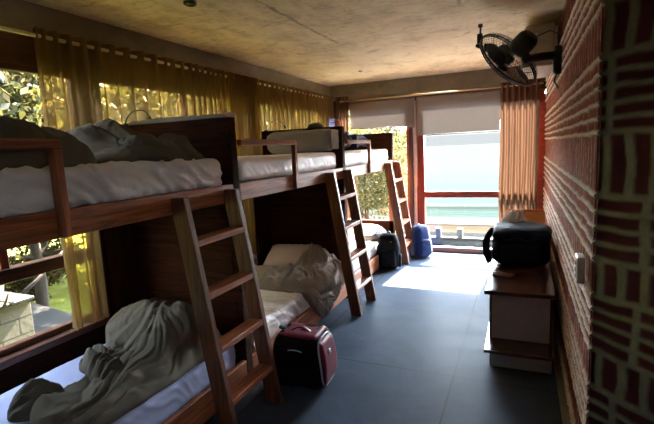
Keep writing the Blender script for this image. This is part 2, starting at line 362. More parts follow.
def copy_tree(o, parent=None):
    c = o.copy(); COL.objects.link(c); c.parent = parent
    for ch in [x for x in bpy.data.objects if x.parent == o]: copy_tree(ch, c)
    return c

# ------------------------------------------------------------------ room shell
struct(box('floor', 'floor', -3.0, 2.6, -3.0, 6.75, -.12, 0, bev=0))
struct(box('ceiling', 'ceiling', -3.05, 2.6, -3.0, 6.70, CEIL, CEIL+.2, bev=0))
# brick walls as displaced grids
ROWS = [(0, .11, 'H', 2), (.115, .30, 'S', 1), (.30, .54, 'H', 4), (.545, .715, 'S', 1), (.715, .95, 'H', 4), (.955, 1.11, 'S', 1), (1.11, 1.365, 'H', 4), (1.37, 1.615, 'S', 1),
        (1.615, 1.905, 'H', 5), (1.91, 2.10, 'S', 1), (2.10, 2.36, 'H', 4), (2.365, 2.59, 'S', 1)]
def brick_wall(name, o, u, n, L, du, dz, jh, jw, seed, long, m):
    rs = np.random.RandomState(seed)
    us = np.linspace(0, L, int(L/du)+1); zs = np.linspace(0, CEIL, int(CEIL/dz)+1); U, Z = np.meshgrid(us, zs, indexing='ij')
    nf = lambda a, b, s, k: noise.noise(Vector((a*s+k, b*s, k*3.1)))
    wa = np.array([[nf(a, b, 9, 1.7) for b in zs] for a in us])*.012
    wb = np.array([[nf(a, b, 9, 8.3) for b in zs] for a in us])*.010
    wc = np.array([[nf(a, b, 45, 4.4) for b in zs] for a in us])
    Uw, Zw = U+wa, Z+wb
    d = np.full(U.shape, -1.0); isv = np.zeros(U.shape)
    for z0, z1, t, cnt in ROWS:
        hh = (z1-z0)/cnt
        for c in range(cnt):
            a, b = z0+c*hh, z0+(c+1)*hh
            mk = (Z >= a) & (Z < b)
            per = (.215 if long else .235) if t == 'H' else .092
            o0 = rs.rand()*per if long else per-{1.615: .052, 1.11: .205, .715: .19, 1.37: .045, .955: .035, 1.91: .03, .545: .05, 2.10: .10}.get(z0, .12)
            ph = (Uw+o0) % per
            dv = np.minimum(ph, per-ph)-(jw if t == 'H' else jw*1.05)
            dh = np.minimum(Zw-a, b-Zw)-jh*(1 if t == 'H' else 1.25)
            k = .006
            h = np.clip(.5+.5*(dh-dv)/k, 0, 1); dd = dh*(1-h)+dv*h-k*h*(1-h)
            d[mk] = dd[mk]; isv[mk] = (dv < dh)[mk]
    mort = 1/(1+np.exp(np.clip(d/.0018, -30, 30)))
    disp = mort*(.012 if long else .006)+wc*.0035*(.4+mort)
    if long:                        # vertical joints stay raked out on this wall
        disp -= isv*mort*.014; mort = mort*(1-.65*isv)
        disp -= (1-mort)*.003*(np.sin(Uw*2*PI/.022)*.5+.5)
    disp = np.where(Z > CEIL-.002, 0, disp)
    u, n = Vector(u).normalized(), Vector(n).normalized()
    V = np.stack([o[0]+u.x*U+n.x*(disp-.012), o[1]+u.y*U+n.y*(disp-.012), Z], -1).reshape(-1, 3)
    return struct(np_mesh(name, V, gridF(len(us), len(zs)), m, attr=mort.ravel()))
brick_wall('wall_right', (RX, 2.04, 0), (0, 1, 0), (-1, 0, 0), 4.60, .009, .0065, .0080, .009, 3, True, 'brick')
brick_wall('wall_right_angled', (RX, 2.06, 0), (1, -1, 0), (-1, -1, 0), 2.3, .0075, .0075, .0105, .0175, 5, False, 'brickshade')
struct(box('wall_right_core', 'plaster', RX+.02, RX+.25, 2.25, 6.9, 0, CEIL, bev=0))
b = bmesh.new(); q = [(RX+.02, 2.07), (RX+1.66, .44), (RX+1.66, .7), (RX+.2, 2.2)]
vs = [b.verts.new((x, y, z)) for z in (0, CEIL) for x, y in q]
for f in ((0, 1, 2, 3), (7, 6, 5, 4), (0, 4, 5, 1), (1, 5, 6, 2), (2, 6, 7, 3), (3, 7, 4, 0)): b.faces.new([vs[i] for i in f])
me = bpy.data.meshes.new('w'); b.to_mesh(me); b.free(); struct(finish('wall_right_angled_core', me, 'plaster'))
struct(box('wall_back', 'plaster', -3.0, 2.6, -3.1, -2.98, 0, CEIL, bev=0))
for a_, b_, c_, d_ in ((-3.0, -.85, 0, CEIL), (-.1, .55, 0, CEIL), (-.85, -.1, 0, 1.3), (-.85, -.1, 2.1, CEIL)): struct(box('wall_side', 'plaster', 1.86, 2.0, a_, b_, c_, d_, bev=0))
w = thing('window_6', None, None, (1.9, -.8, 1.0)); w['kind'] = 'structure'  # unseen window added to light the aisle-facing bunk sides
MB().box(1.9, 1.95, -.85, -.1, 1.3, 1.34).box(1.9, 1.95, -.85, -.1, 2.06, 2.1).box(1.9, 1.95, -.85, -.81, 1.34, 2.06).box(1.9, 1.95, -.14, -.1, 1.34, 2.06).build('window_frame', 'redwood_y', w)
MB().box(1.92, 1.926, -.81, -.14, 1.34, 2.06, 0).build('pane', 'glass', w)
struct(box('baseboard_right', 'beam', RX-.035, RX+.01, 2.1, 6.6, 0, .05, bev=.003))

# left wall: kerb, beam, header, posts, window bays
XW = -2.82
struct(box('wall_left_kerb', 'kerb', XW-.12, -2.76, -3.0, 6.75, 0, .43))
struct(box('trim_1', 'redwood_y', XW-.14, -2.73, -3.0, 6.75, .43, .475))          # window sill board
struct(box('wall_left_beam', 'beam', -3.05, -2.80, -3.0, 6.75, 2.40, CEIL+.002, bev=.006))
struct(box('trim_2', 'redwood_y', XW-.08, XW+.02, -3.0, 6.75, 2.20, 2.40))        # window header board
PY = [(-3.0, .95), (2.17, 2.32), (4.18, 4.33), (6.32, 6.75)]  # first post, out of view, widened to keep light off the headboards
for i, (a, c) in enumerate(PY): struct(box('wall_left_post' if i == 0 else 'wall_left_post', 'darkpost', XW-.08, XW+.03, a, c, .475, 2.20))
for i in range(3):
    y0, y1 = PY[i][1], PY[i+1][0]
    w = thing('window_%d' % (i+1), None, None, (XW, y0, .475)); w['kind'] = 'structure'
    mb = MB(); mb.box(XW-.03, XW+.02, y0, y1, .475, .515).box(XW-.03, XW+.02, y0, y1, 2.16, 2.20).box(XW-.03, XW+.02, y0, y0+.04, .515, 2.16).box(XW-.03, XW+.02, y1-.04, y1, .515, 2.16)
    mb.build('window_frame', 'redwood_y', w)
    MB().box(XW-.05, XW+.03, y0+.04, y1-.04, .90, .985).build('mid_rail', 'redwood_y', w)
    ym = (y0+y1)/2
    MB().box(XW-.025, XW+.015, ym-.025, ym+.025, .985, 2.16).build('mullion', 'redwood_z', w)
    for (a, c, z0, z1) in ((y0+.04, y1-.04, .515, .90), (y0+.04, ym-.025, .985, 2.16), (ym+.025, y1-.04, .985, 2.16)):
        MB().box(XW-.008, XW-.002, a, c, z0, z1, 0).build('pane', 'glass', w)

# far wall
YF = 6.62
struct(box('wall_far_beam', 'beam', -3.0, RX+.2, YF+.0, YF+.08, 2.35, CEIL+.002, bev=.006))
struct(box('trim_3', 'darkpost', -2.8, RX+.04, YF-.01, YF+.1, 2.26, 2.35))
struct(box('wall_far_corner', 'darkpost', -2.85, -2.68, YF-.02, YF+.12, 0, 2.27))
struct(box('wall_far_post', 'darkpost', -1.555, -1.495, YF-.03, YF+.08, 0, 2.27))
struct(box('trim_4', 'plastic_white', -1.495, -1.44, YF, YF+.06, 0, 2.27))
w = thing('window_4', None, None, (-2.1, YF, 0)); w['kind'] = 'structure'
mb = MB(); mb.box(-2.68, -1.555, YF, YF+.06, 0, .07).box(-2.68, -1.555, YF, YF+.06, 2.2, 2.26).box(-2.68, -2.64, YF, YF+.06, .07, 2.2).box(-1.59, -1.555, YF, YF+.06, .07, 2.2).build('window_frame', 'redwood_x', w)
MB().box(-2.64, -1.59, YF+.027, YF+.033, .07, 2.2, 0).build('pane', 'glass', w)
w = thing('window_5', None, None, (-.6, YF, 0)); w['kind'] = 'structure'
mb = MB(); mb.box(-1.33, RX+.04, YF-.02, YF+.06, 0, .075).box(-1.33, RX, YF-.02, YF+.06, 2.2, 2.26).box(.17, RX+.04, YF-.02, YF+.06, .075, 2.2).build('window_frame', 'redwood_x', w)
MB().box(-1.44, -1.33, YF-.03, YF+.07, 0, 2.26).build('jamb', 'redwood_z', w)
MB().box(-1.33, .17, YF-.03, YF+.05, .825, .915).build('mid_rail', 'redwood_x', w)
MB().box(-1.33, .17, YF+.01, YF+.016, .075, .825, 0).build('pane', 'glass', w)
MB().box(-1.33, .17, YF+.01, YF+.016, .915, 2.2, 0).build('pane', 'glass', w)

# ceiling fittings
o = MB().lathe([(.045, .0), (.045, -.012), (.030, -.02), (.022, -.016), (.005, -.014)], Matrix.Translation((-1.99, 2.44, CEIL+.001))).build('ceiling_sensor', 'black', None, True)
tag(o, 'small round black fitting on the ceiling above the nearest bunk', 'ceiling sensor')
o = MB().lathe([(.03, .0), (.03, -.01), (.012, -.018)], Matrix.Translation((-1.93, 5.6, CEIL+.001))).build('ceiling_sensor', 'black', None, True)
tag(o, 'tiny dark fitting on the ceiling near the far beam', 'ceiling sensor')

# ------------------------------------------------------------------ curtains, rods, blinds
def wave_curtain(name, a, b, axis_pos, along, z0, z1, pleats, amp, m, seed, label, dens=None, hem_spread=.3, group=None, flare=0):
    """pleated cloth from a to b along 'y' or 'x'"""
    rs = random.Random(seed); nu = int(pleats*18)+1; nv = 46
    ph = rs.random()*6
    us = np.linspace(0, 1, nu); V = np.zeros((nu, nv, 3))
    for i, u in enumerate(us):
        uu = u if dens is None else dens(u)
        for k in range(nv):
            t = k/(nv-1); z = z1+(z0-z1)*t
            am = amp*(.75+.5*noise.noise(Vector((u*pleats*.8, t*1.6, seed*3.3))))*(1+.35*t)
            w = math.sin(2*PI*pleats*u+ph+.9*t*noise.noise(Vector((u*pleats*.7, t*2, seed))))
            w = math.copysign(abs(w)**.8, w)
            s = a+(b-a)*(uu)+.018*noise.noise(Vector((u*pleats*1.1, t*2.4, seed+9)))*t*2+flare*t*(u-.5)
            off = am*w+.02*noise.noise(Vector((u*9, t*3, seed+4)))*t
            V[i, k] = (axis_pos+off, s, z) if along == 'y' else (s, axis_pos+off, z)
    c = thing(name, label, 'curtain', (V[:, -1, 0].mean(), V[:, -1, 1].mean(), z0), 0, group)
    np_mesh('cloth', V.reshape(-1, 3), gridF(nu, nv), m, c)
    # header tape: stiffer doubled hem along the top
    k2 = 6; H = V[:, :k2].copy(); H[..., 0 if along == 'y' else 1] += .004
    np_mesh('header_hem', H.reshape(-1, 3), gridF(nu, k2), m, c)
    return c
XC = -2.70
wave_curtain('curtain', 1.845, 2.92, XC, 'y', .50, 2.41, 10, .040, 'sheer', 1, 'sheer golden curtain nearest the camera, its edge beside open leafy window', dens=lambda u: u**1.35 if u < 1 else 1)
wave_curtain('curtain', 2.95, 3.72, XC, 'y', .50, 2.41, 9, .040, 'sheer', 2, 'second sheer golden curtain from the camera, bunched above the first headboard', dens=lambda u: u**.8)
wave_curtain('curtain', 3.74, 4.28, XC, 'y', .50, 2.41, 11, .045, 'sheer', 3, 'thickly gathered curtain, darkest of the left window row', dens=None)
wave_curtain('curtain', 4.30, 6.10, XC, 'y', .50, 2.41, 17, .038, 'sheer', 4, 'long sheer golden curtain with round bright leaf light behind the middle bunk')
wave_curtain('curtain', 6.12, 6.42, XC, 'y', .50, 2.41, 6, .04, 'sheer', 5, 'narrow gathered curtain at the corner end of the left window row')
wave_curtain('curtain', -2.66, -2.46, YF-.09, 'x', .50, 2.40, 4, .03, 'drape', 6, 'dark narrow curtain on the far wall in the left corner')
wave_curtain('curtain', -.285, .205, YF-.10, 'x', .03, 2.38, 7, .042, 'drape', 7, 'tan curtain gathered between the sea window and the brick wall')
def rod(p, q, r, label, brk, m='brass'):
    o = thing('curtain_rod', label, 'curtain rod', p)
    MB().tube([p, q], r, 12).build('pole', m, o, True)
    for b0, b1 in brk: MB().tube([b0, b1], .006, 8).build('bracket', m, o, True)
    return o
rod((XC, .5, 2.365), (XC, 6.5, 2.365), .0125, 'long pale rod along the left windows below the concrete beam', [((XC, y, 2.365), (XC-.105, y, 2.42)) for y in (.8, 2.94, 4.29, 6.45)])
rod((-2.6, YF-.10, 2.325), (.24, YF-.10, 2.325), .0125, 'pale curtain rod across the far wall above the roller blinds', [((x, YF-.10, 2.325), (x, YF-.0, 2.325)) for x in (-2.5, -1.44, .22)])
def blind(x0, x1, z0, y, label, slant=0):
    o = thing('roller_blind', label, 'roller blind', ((x0+x1)/2, y, z0))
    MB().tube([(x0+.01, y, 2.275), (x1-.01, y, 2.275)], .022, 14).build('roller', 'blind', o, True)
    nu, nv = 24, 24; V = np.zeros((nu, nv, 3))
    for i in range(nu):
        for k in range(nv):
            u, t = i/(nu-1), k/(nv-1)
            V[i, k] = (x0+.012+(x1-x0-.024)*u, y-.022-.004*math.sin(t*5+u*3)*t, 2.275+(z0+slant*u+.01-2.275)*t)
    np_mesh('shade_cloth', V.reshape(-1, 3), gridF(nu, nv), 'blind', o)
    MB().tube([(x0+.012, y-.022, z0), (x1-.012, y-.022, z0+slant)], .009, 8).build('bottom_bar', 'blind', o, True)
    MB().tube([(x0+.006, y-.03, 2.26), (x0+.004, y-.032, 1.2), (x0+.008, y-.03, 1.0)], .002, 6).build('pull_cord', 'plastic_white', o, True)
blind(-2.46, -1.435, 1.905, YF-.055, 'roller blind on the left, lowered behind the furthest bunk', -.03)
blind(-1.43, -.27, 1.745, YF-.03, 'roller blind half lowered over the wide sea window')

# ------------------------------------------------------------------ bunks
def make_bunk(y0, last=False, gl=.775):
    L = 1.92; y1 = y0+L; xf, xb = -1.70, -2.66; py = y1-.07
    o = thing('bunk_bed', '', 'bunk bed', ((xf+xb)/2, (y0+y1)/2, 0))
    if not last:
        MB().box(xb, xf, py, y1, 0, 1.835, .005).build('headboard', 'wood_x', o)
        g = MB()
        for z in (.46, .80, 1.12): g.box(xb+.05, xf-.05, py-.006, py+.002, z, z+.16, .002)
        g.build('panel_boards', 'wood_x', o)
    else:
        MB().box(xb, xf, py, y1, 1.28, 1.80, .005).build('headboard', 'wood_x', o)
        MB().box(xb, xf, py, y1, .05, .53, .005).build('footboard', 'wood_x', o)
        MB().box(xf-.07, xf, py, y1, 0, 1.30, .004).build('post', 'wood_z', o)
        MB().box(xb, xb+.07, py, y1, 0, 1.30, .004).build('post', 'wood_z', o)
    MB().box(xb, xb+.07, y0+.001, y0+.07, 0, 1.80, .004).build('post', 'wood_z', o)
    MB().box(xf-.035, xf, y0, py, 1.295, 1.41, .004).build('upper_side_rail', 'wood_y', o)
    MB().box(xb, xb+.035, y0, py, 1.295, 1.41, .004).build('upper_back_rail', 'wood_y', o)
    MB().box(xf-.035, xf, y0, py, .03, .205, .004).build('lower_side_rail', 'wood_y', o)
    MB().box(xb, xb+.035, y0, py, .03, .205, .004).build('lower_back_rail', 'wood_y', o)
    MB().box(xb+.035, xf-.035, y0, py, 1.385, 1.403, 0).build('upper_base', 'wood_x', o)
    MB().box(xb+.035, xf-.035, y0, py, .155, .175, 0).build('lower_base', 'wood_x', o)
    g0, g1 = y0, y0+gl
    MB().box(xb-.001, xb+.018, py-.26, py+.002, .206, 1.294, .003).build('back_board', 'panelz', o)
    MB().box(xf-.002, xf+.036, g0, g1, 1.653, 1.693, .005).build('guard_rail', 'wood_y', o)
    MB().box(xf, xf+.036, g1-.042, g1, 1.30, 1.6535, .005).build('guard_post', 'wood_z', o)
    return o
B0 = .505
BG = 'wooden bunk beds along the windows'
b1 = tag(make_bunk(B0, gl=.69), 'dark wooden bunk bed nearest the camera with crumpled olive duvets', None, BG)
b2 = tag(make_bunk(B0+1.92), 'middle wooden bunk bed with rolled grey bedding at its far end', None, BG)
b3 = tag(make_bunk(B0+3.84, True), 'furthest wooden bunk bed, open to the window beneath its end board', None, BG)
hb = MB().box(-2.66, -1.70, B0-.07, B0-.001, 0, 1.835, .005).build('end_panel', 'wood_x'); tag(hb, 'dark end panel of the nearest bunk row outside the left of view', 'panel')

def make_ladder(y, label):
    o = thing('bunk_ladder', label, 'ladder', (-1.45, y+.25, 0), 0, 'ladders leaning on the bunks')
    top = 1.385; k = -.22/1.38
    def X(z): return -1.39+k*z
    for s in (0, 1):
        ya = y+s*.46; b = bmesh.new(); dpt = .105
        vs = [b.verts.new(c) for c in ((X(0)-dpt, ya, 0), (X(0), ya, 0), (X(0), ya+.04, 0), (X(0)-dpt, ya+.04, 0), (X(top)-dpt, ya, top), (X(top), ya, top), (X(top), ya+.04, top), (X(top)-dpt, ya+.04, top))]
        for f in ((3, 2, 1, 0), (4, 5, 6, 7), (0, 1, 5, 4), (1, 2, 6, 5), (2, 3, 7, 6), (3, 0, 4, 7)): b.faces.new([vs[i] for i in f])
        bmesh.ops.bevel(b, geom=list(b.edges), offset=.005, segments=1, affect='EDGES')
        me = bpy.data.meshes.new('stile'); b.to_mesh(me); b.free(); finish('stile', me, 'stile', o)
    for z in (.245, .545, .845, 1.135):
        MB().box(X(z)-.1, X(z)-.002, y+.038, y+.462, z-.018, z+.018, .004).build('rung', 'wood_y', o)
    return o
l1 = make_ladder(1.79, 'wooden ladder in the foreground leaning on the nearest bunk')
l2 = copy_tree(l1); l2.location.y += 2.02; l2['label'] = 'middle wooden ladder leaning on the bunk behind the maroon bag'
l3 = copy_tree(l1); l3.location.y += 3.99; l3['label'] = 'furthest wooden ladder, glowing orange between the two upright backpacks'

# ------------------------------------------------------------------ mattresses
def mattress(name, y0, y1, zb, zt, x0, x1, m, label, wr, seed, group=None):
    def fn(p, n):
        q = Vector(p); f = 0
        if wr:
            e = min(1, max(0, (p.x-.2)/.25)) if True else 1
            w = noise.noise(Vector((p.x*5+seed, p.y*5, seed)))*.35
            s = noise.noise(Vector(((p.y+w*.5+(p.z)*1.3)*11, p.z*4+p.x*3, seed)))
            f = wr*(.35+e)*(max(0, 1-abs(s)*3.2)**1.5)*1.0+wr*.6*noise.noise(Vector((p.x*6, p.y*6, seed+3)))
        q += n*f
        q.z += .006*noise.noise(Vector((p.x*2, p.y*2, seed)))
        return q
    o = MB().soft(((x0+x1)/2, (y0+y1)/2, (zb+zt)/2), (x1-x0, y1-y0, zt-zb), .045, .0125, fn).build(name, m, None, True)
    tag(o, label, 'mattress', group)
    return o
MX0, MX1 = -2.62, -1.745
for k, (lu, ll) in enumerate((('upper mattress of the nearest bunk in a wrinkled white sheet', 'lower mattress of the nearest bunk under a white sheet tinted with blue skylight'),
                              ('upper mattress of the middle bunk in a smooth white sheet', 'lower mattress of the middle bunk with a rumpled pinkish white sheet'),
                              ('upper mattress of the furthest bunk in a white sheet', 'lower mattress of the furthest bunk, brightly lit white'))):
    y0 = B0+1.92*k+.06; y1 = B0+1.92*(k+1)-.11
    if k == 0: y0 -= .0
    mattress('mattress', y0+(.0 if k != 1 else -.0), y1, 1.405, 1.575, MX0, MX1, 'sheet' if k == 0 else 'sheetstripe', lu, .013 if k == 0 else .004, 3+k)
    mattress('mattress', y0, y1, .177, .36, MX0, MX1+.0, ('sheetskylit', 'sheet', 'sheetfar')[k], ll, .006 if k != 1 else .010, 13+k)

# ------------------------------------------------------------------ draped bedding
def duvet(name, ctrl, zt, humps, fold, m, label, cat='duvet', xe=None, base=.05, rim=.10, R=64, A=150, seed=1, group=None, flow=(0, 0), parent=None, thick=None):
    """closed cloth mound: ctrl = outline in (s, y), s past xe runs down the bed's side"""
    P = [Vector((a, b)) for a, b in ctrl]; n = len(P)
    c = sum(P, Vector((0, 0)))/n
    out = []
    for i in range(A):                                   # Catmull-Rom closed outline
        t = i/A*n; k = int(t) % n; f = t-int(t)
        p0, p1, p2, p3 = P[(k-1) % n], P[k], P[(k+1) % n], P[(k+2) % n]
        out.append(.5*((2*p1)+(-p0+p2)*f+(2*p0-5*p1+4*p2-p3)*f*f+(-p0+3*p1-3*p2+p3)*f**3))
    V = []; F = []
    aF, lF, wF = fold
    def height(s, y, r, dist):
        h = base
        for (hx, hy, sx, sy, hh, ang) in humps:
            dx, dy = s-hx, y-hy; ca, sa = math.cos(ang), math.sin(ang)
            h += hh*math.exp(-((dx*ca+dy*sa)/sx)**2-((-dx*sa+dy*ca)/sy)**2)
        ed = math.sqrt(max(0, 1-(1-min(1, dist/rim))**2))
        fx = noise.noise(Vector((s*2.2+seed, y*2.2, seed)))*1.2
        ang = wF+fx*1.3+flow[0]*(y-c.y)+flow[1]*(s-c.x); ca, sa = math.cos(ang), math.sin(ang)
        a = (s-c.x)*ca+(y-c.y)*sa; b = -(s-c.x)*sa+(y-c.y)*ca
        wx = .10*noise.noise(Vector((s*5, y*5, seed+21))); wy = .10*noise.noise(Vector((s*5+9, y*5, seed+31)))
        f1 = 1-abs(noise.noise(Vector((a*lF+wx*lF, b*lF*.25, seed+1.3))))*3.0
        f2 = 1-abs(noise.noise(Vector((a*lF*2.1+2+wx*lF*2, b*lF*.55, seed+7.1))))*3.2
        f4 = 1-abs(noise.noise(Vector((s*lF*1.7+wx*8, y*lF*1.7+wy*8, seed+17.1))))*3.4
        f5 = 1-abs(noise.noise(Vector((a*lF*5+wx*8, b*lF*1.6+wy*8, seed+27.1))))*3.0
        f3 = noise.noise(Vector((s*4, y*4, seed+11)))
        g1 = abs(noise.noise(Vector((a*lF*1.25+wx*lF, b*lF*.20, seed+41.3))))*2.2
        g2 = abs(noise.noise(Vector((a*lF*2.9+wx*lF*2, b*lF*.50+wy*6, seed+47.1))))*2.2
        f = aF*(min(1, g1)**.55*1.25+min(1, g2)**.6*.55+max(0, f2)**1.3*.25+max(0, f4)**1.4*.18+f3*.8-.55)
        return (h+f)*ed
    rings = []
    for j in range(R+1):
        r = 1-(1-j/R)**1.0; row = []
        for i in range(A):
            q = c+(out[i]-c)*r
            d = (out[i]-c).length*(1-r)
            wob = .012*noise.noise(Vector((q.x*9, q.y*9, seed+5)))*r
            q = q+Vector((wob, wob*.7)); h = height(q.x, q.y, r, d)
            if xe is not None and q.x > xe:
                e = q.x-xe; rad = .05; a = min(PI/2, e/rad)
                if e < rad*PI/2: p = Vector((xe+math.sin(a)*rad, q.y, zt-rad+math.cos(a)*rad)); nn = Vector((math.sin(a), 0, math.cos(a)))
                else: p = Vector((xe+rad, q.y, zt-rad-(e-rad*PI/2))); nn = Vector((1, 0, 0))
                p = p+nn*(h*.8 if thick is None else min(h, thick))
            else: p = Vector((q.x, q.y, zt+h))
            row.append(p)
        rings.append(row)
    top = np.array([[tuple(p) for p in row] for row in rings])       # (R+1, A, 3)
    nV = []
    Vt = top.reshape(-1, 3)
    i, j = np.meshgrid(np.arange(R), np.arange(A), indexing='ij'); a = (i*A+j).ravel(); b_ = (i*A+(j+1) % A).ravel()
    F = np.stack([a, a+A, b_+A, b_], 1)
    o = np_mesh(name, Vt, F, m, parent)
    bm = bmesh.new(); bm.from_mesh(o.data); bmesh.ops.remove_doubles(bm, verts=bm.verts, dist=1e-5)
    es = [e for e in bm.edges if e.is_boundary]
    if es: bmesh.ops.contextual_create(bm, geom=es)
    bmesh.ops.recalc_face_normals(bm, faces=bm.faces); bm.to_mesh(o.data); bm.free()
    for pl in o.data.polygons: pl.use_smooth = True
    if label: tag(o, label, cat, group)
    return o
# nearest bunk, lower
duvet('duvet', [(-2.60, 2.02), (-2.60, 2.26), (-2.3, 2.31), (-1.92, 2.30), (-1.76, 2.2), (-1.75, 1.9), (-1.75, 1.6), (-1.76, 1.40), (-1.78, 1.20), (-1.92, 1.12), (-2.08, 1.15), (-2.20, 1.27), (-2.18, 1.40), (-2.10, 1.46), (-2.08, 1.52), (-2.24, 1.60), (-2.36, 1.76), (-2.44, 1.9)],
      .365, [(-2.38, 2.12, .26, .21, .20, 0), (-2.02, 2.10, .22, .22, .16, 0), (-1.98, 1.80, .15, .28, .08, 0), (-2.12, 1.26, .10, .12, .04, 0), (-2.15, 1.66, .08, .07, .05, 0)], (.034, 6, .15), 'duvet',
      'crumpled dark olive duvet on the lower mattress of the nearest bunk', seed=2, flow=(.9, .5), rim=.11, R=96, A=300)
def merge(a, *rest):
    b = bmesh.new(); b.from_mesh(a.data)
    for r_ in rest: b.from_mesh(r_.data); bpy.data.objects.remove(r_)
    b.to_mesh(a.data); b.free(); a.data.polygons.foreach_set('use_smooth', [True]*len(a.data.polygons))
def bunch(cx, cy, rx, ry, h, zt, sd, m, amp=.035, fr=11):
    pts = [(cx+rx*(1+.18*math.sin(3*t+sd))*math.cos(t), cy+ry*(1+.15*math.cos(2*t+sd))*math.sin(t)) for t in [2*PI*k/10 for k in range(10)]]
    return duvet('duvet', pts, zt, [(cx, cy, rx*.7, ry*.7, h, 0)], (amp, fr, sd), m, None, seed=sd, rim=min(rx, ry)*.8, R=40, A=120, flow=(2, 2))
_d1 = [o_ for o_ in bpy.data.objects if o_.name == 'duvet'][0]
merge(_d1, bunch(-2.19, 1.27, .11, .12, .05, .40, 3, 'duvet'), bunch(-2.25, 1.68, .13, .09, .05, .40, 4, 'duvet'), bunch(-2.10, 1.58, .12, .10, .04, .41, 6, 'duvet'))
# nearest bunk, upper: two heaps
duvet('duvet', [(-2.58, 1.62), (-2.60, 1.2), (-2.55, .80), (-2.1, .78), (-1.88, 1.0), (-1.86, 1.32), (-1.92, 1.55), (-2.2, 1.66)],
      1.575, [(-2.15, 1.30, .30, .30, .16, 0)], (.034, 6, .5), 'duvet', 'olive duvet heap at the left edge behind the nearest guard rail', seed=5, rim=.13)
duvet('duvet', [(-2.6, 2.30), (-2.62, 1.9), (-2.58, 1.70), (-2.2, 1.66), (-1.88, 1.70), (-1.80, 1.95), (-1.80, 2.20), (-2.0, 2.28), (-2.3, 2.31)],
      1.575, [(-2.30, 1.88, .24, .2, .16, .3), (-2.05, 2.0, .25, .12, .05, 0)], (.034, 6, 1.4), 'duvet', 'long olive duvet heap against the first headboard on the upper mattress', seed=8, rim=.12)
_d2 = bpy.data.objects['duvet.002']
merge(_d2, bunch(-1.98, 1.86, .20, .15, .05, 1.59, 8, 'duvet'), bunch(-1.95, 2.12, .16, .14, .06, 1.59, 9, 'duvet'))
_d3 = bpy.data.objects['duvet.001']
merge(_d3, bunch(-2.02, 1.10, .16, .22, .07, 1.60, 10, 'duvet'))
# middle bunk, lower
def pillow(c, size, m, label, rot=(0, 0, 0), group=None, seed=1, name='pillow', flat=1):
    from mathutils import Euler
    def fn(p, n):
        u = p.x/(size[0]/2); v = p.y/(size[1]/2)
        k = (max(0, 1-u*u)**.45)*(max(0, 1-v*v)**.45)
        q = Vector((p.x*(1-.07*(1-abs(v))**0*abs(v)**2*0), p.y, p.z*(.16+.84*k)))
        q.x *= 1+.06*abs(v)**3; q.y *= 1+.06*abs(u)**3
        w = noise.noise(Vector((p.x*9+seed, p.y*9, seed)))
        q.z += (.008*w+.006*max(0, 1-abs(noise.noise(Vector((p.x*15, p.y*6, seed))))*3))*(1 if p.z > 0 else -1)
        return q
    o = MB().soft(c, size, min(size)*.4, .022, fn, Euler(rot).to_matrix().to_4x4()).build(name, m, None, True)
    return tag(o, label, 'pillow', group)
pillow((-2.22, 4.02, .475), (.58, .40, .18), 'pillow', 'pinkish pillow at the head of the middle lower bed', (math.radians(28), 0, .12), seed=4)
duvet('duvet', [(-2.50, 3.98), (-2.56, 3.55), (-2.30, 3.34), (-2.05, 3.30), (-1.80, 3.30), (-1.62, 3.36), (-1.46, 3.50), (-1.40, 3.66), (-1.52, 3.86), (-1.64, 4.02), (-1.72, 4.17), (-2.0, 4.16), (-2.2, 3.96)],
      .362, [(-1.93, 4.02, .17, .15, .20, 0), (-1.75, 3.8, .12, .25, .05, 0), (-2.2, 3.62, .25, .12, .05, 0)], (.044, 7, .15), 'duvet2',
      'grey duvet spilling over the side of the middle lower bed', seed=12, xe=-1.75, rim=.09, R=84, A=220, flow=(.3, 1.2))
# middle bunk, upper: rolled bedding
def roll_fn(p, n):
    q = Vector(p); ang = math.atan2(p.z, p.y); s = noise.noise(Vector((p.x*5, math.cos(ang)*2, math.sin(ang)*2)))
    q += n*(.010*s+.006*max(0, 1-abs(noise.noise(Vector((p.x*3, ang*3, 2))))*3)); return q
o = MB().soft((-2.09, 4.115, 1.695), (.76, .21, .215), .085, .015, roll_fn).build('rolled_duvet', 'graycloth', None, True)
tag(o, 'rolled grey bedding along the far end of the middle upper mattress', 'rolled bedding')
def hem(p, n): return p+n*.01*noise.noise(Vector((p.x*30, p.y*30, p.z*30)))
o2 = MB().soft((-1.718, 4.115, 1.70), (.018, .19, .19), .008, .01, hem).build('frayed_edge', 'duvet2', o, True)
pillow((-2.12, 2.545, 1.72), (.62, .33, .13), 'pillow', 'pillow standing against the back of the first headboard on the middle upper bed', (math.radians(78), 0, 0), seed=9)
duvet('blanket', [(-2.56, 2.42), (-2.56, 2.37), (-2.2, 2.365), (-1.80, 2.37), (-1.76, 2.40), (-1.80, 2.44), (-2.2, 2.445), (-2.5, 2.44)], 1.834, [(-2.2, 2.4, .25, .1, .012, 0)], (.004, 9, 0), 'graycloth',
      'thin grey blanket lying on top of the first headboard', 'blanket', rim=.03, R=16, A=80, base=.022)
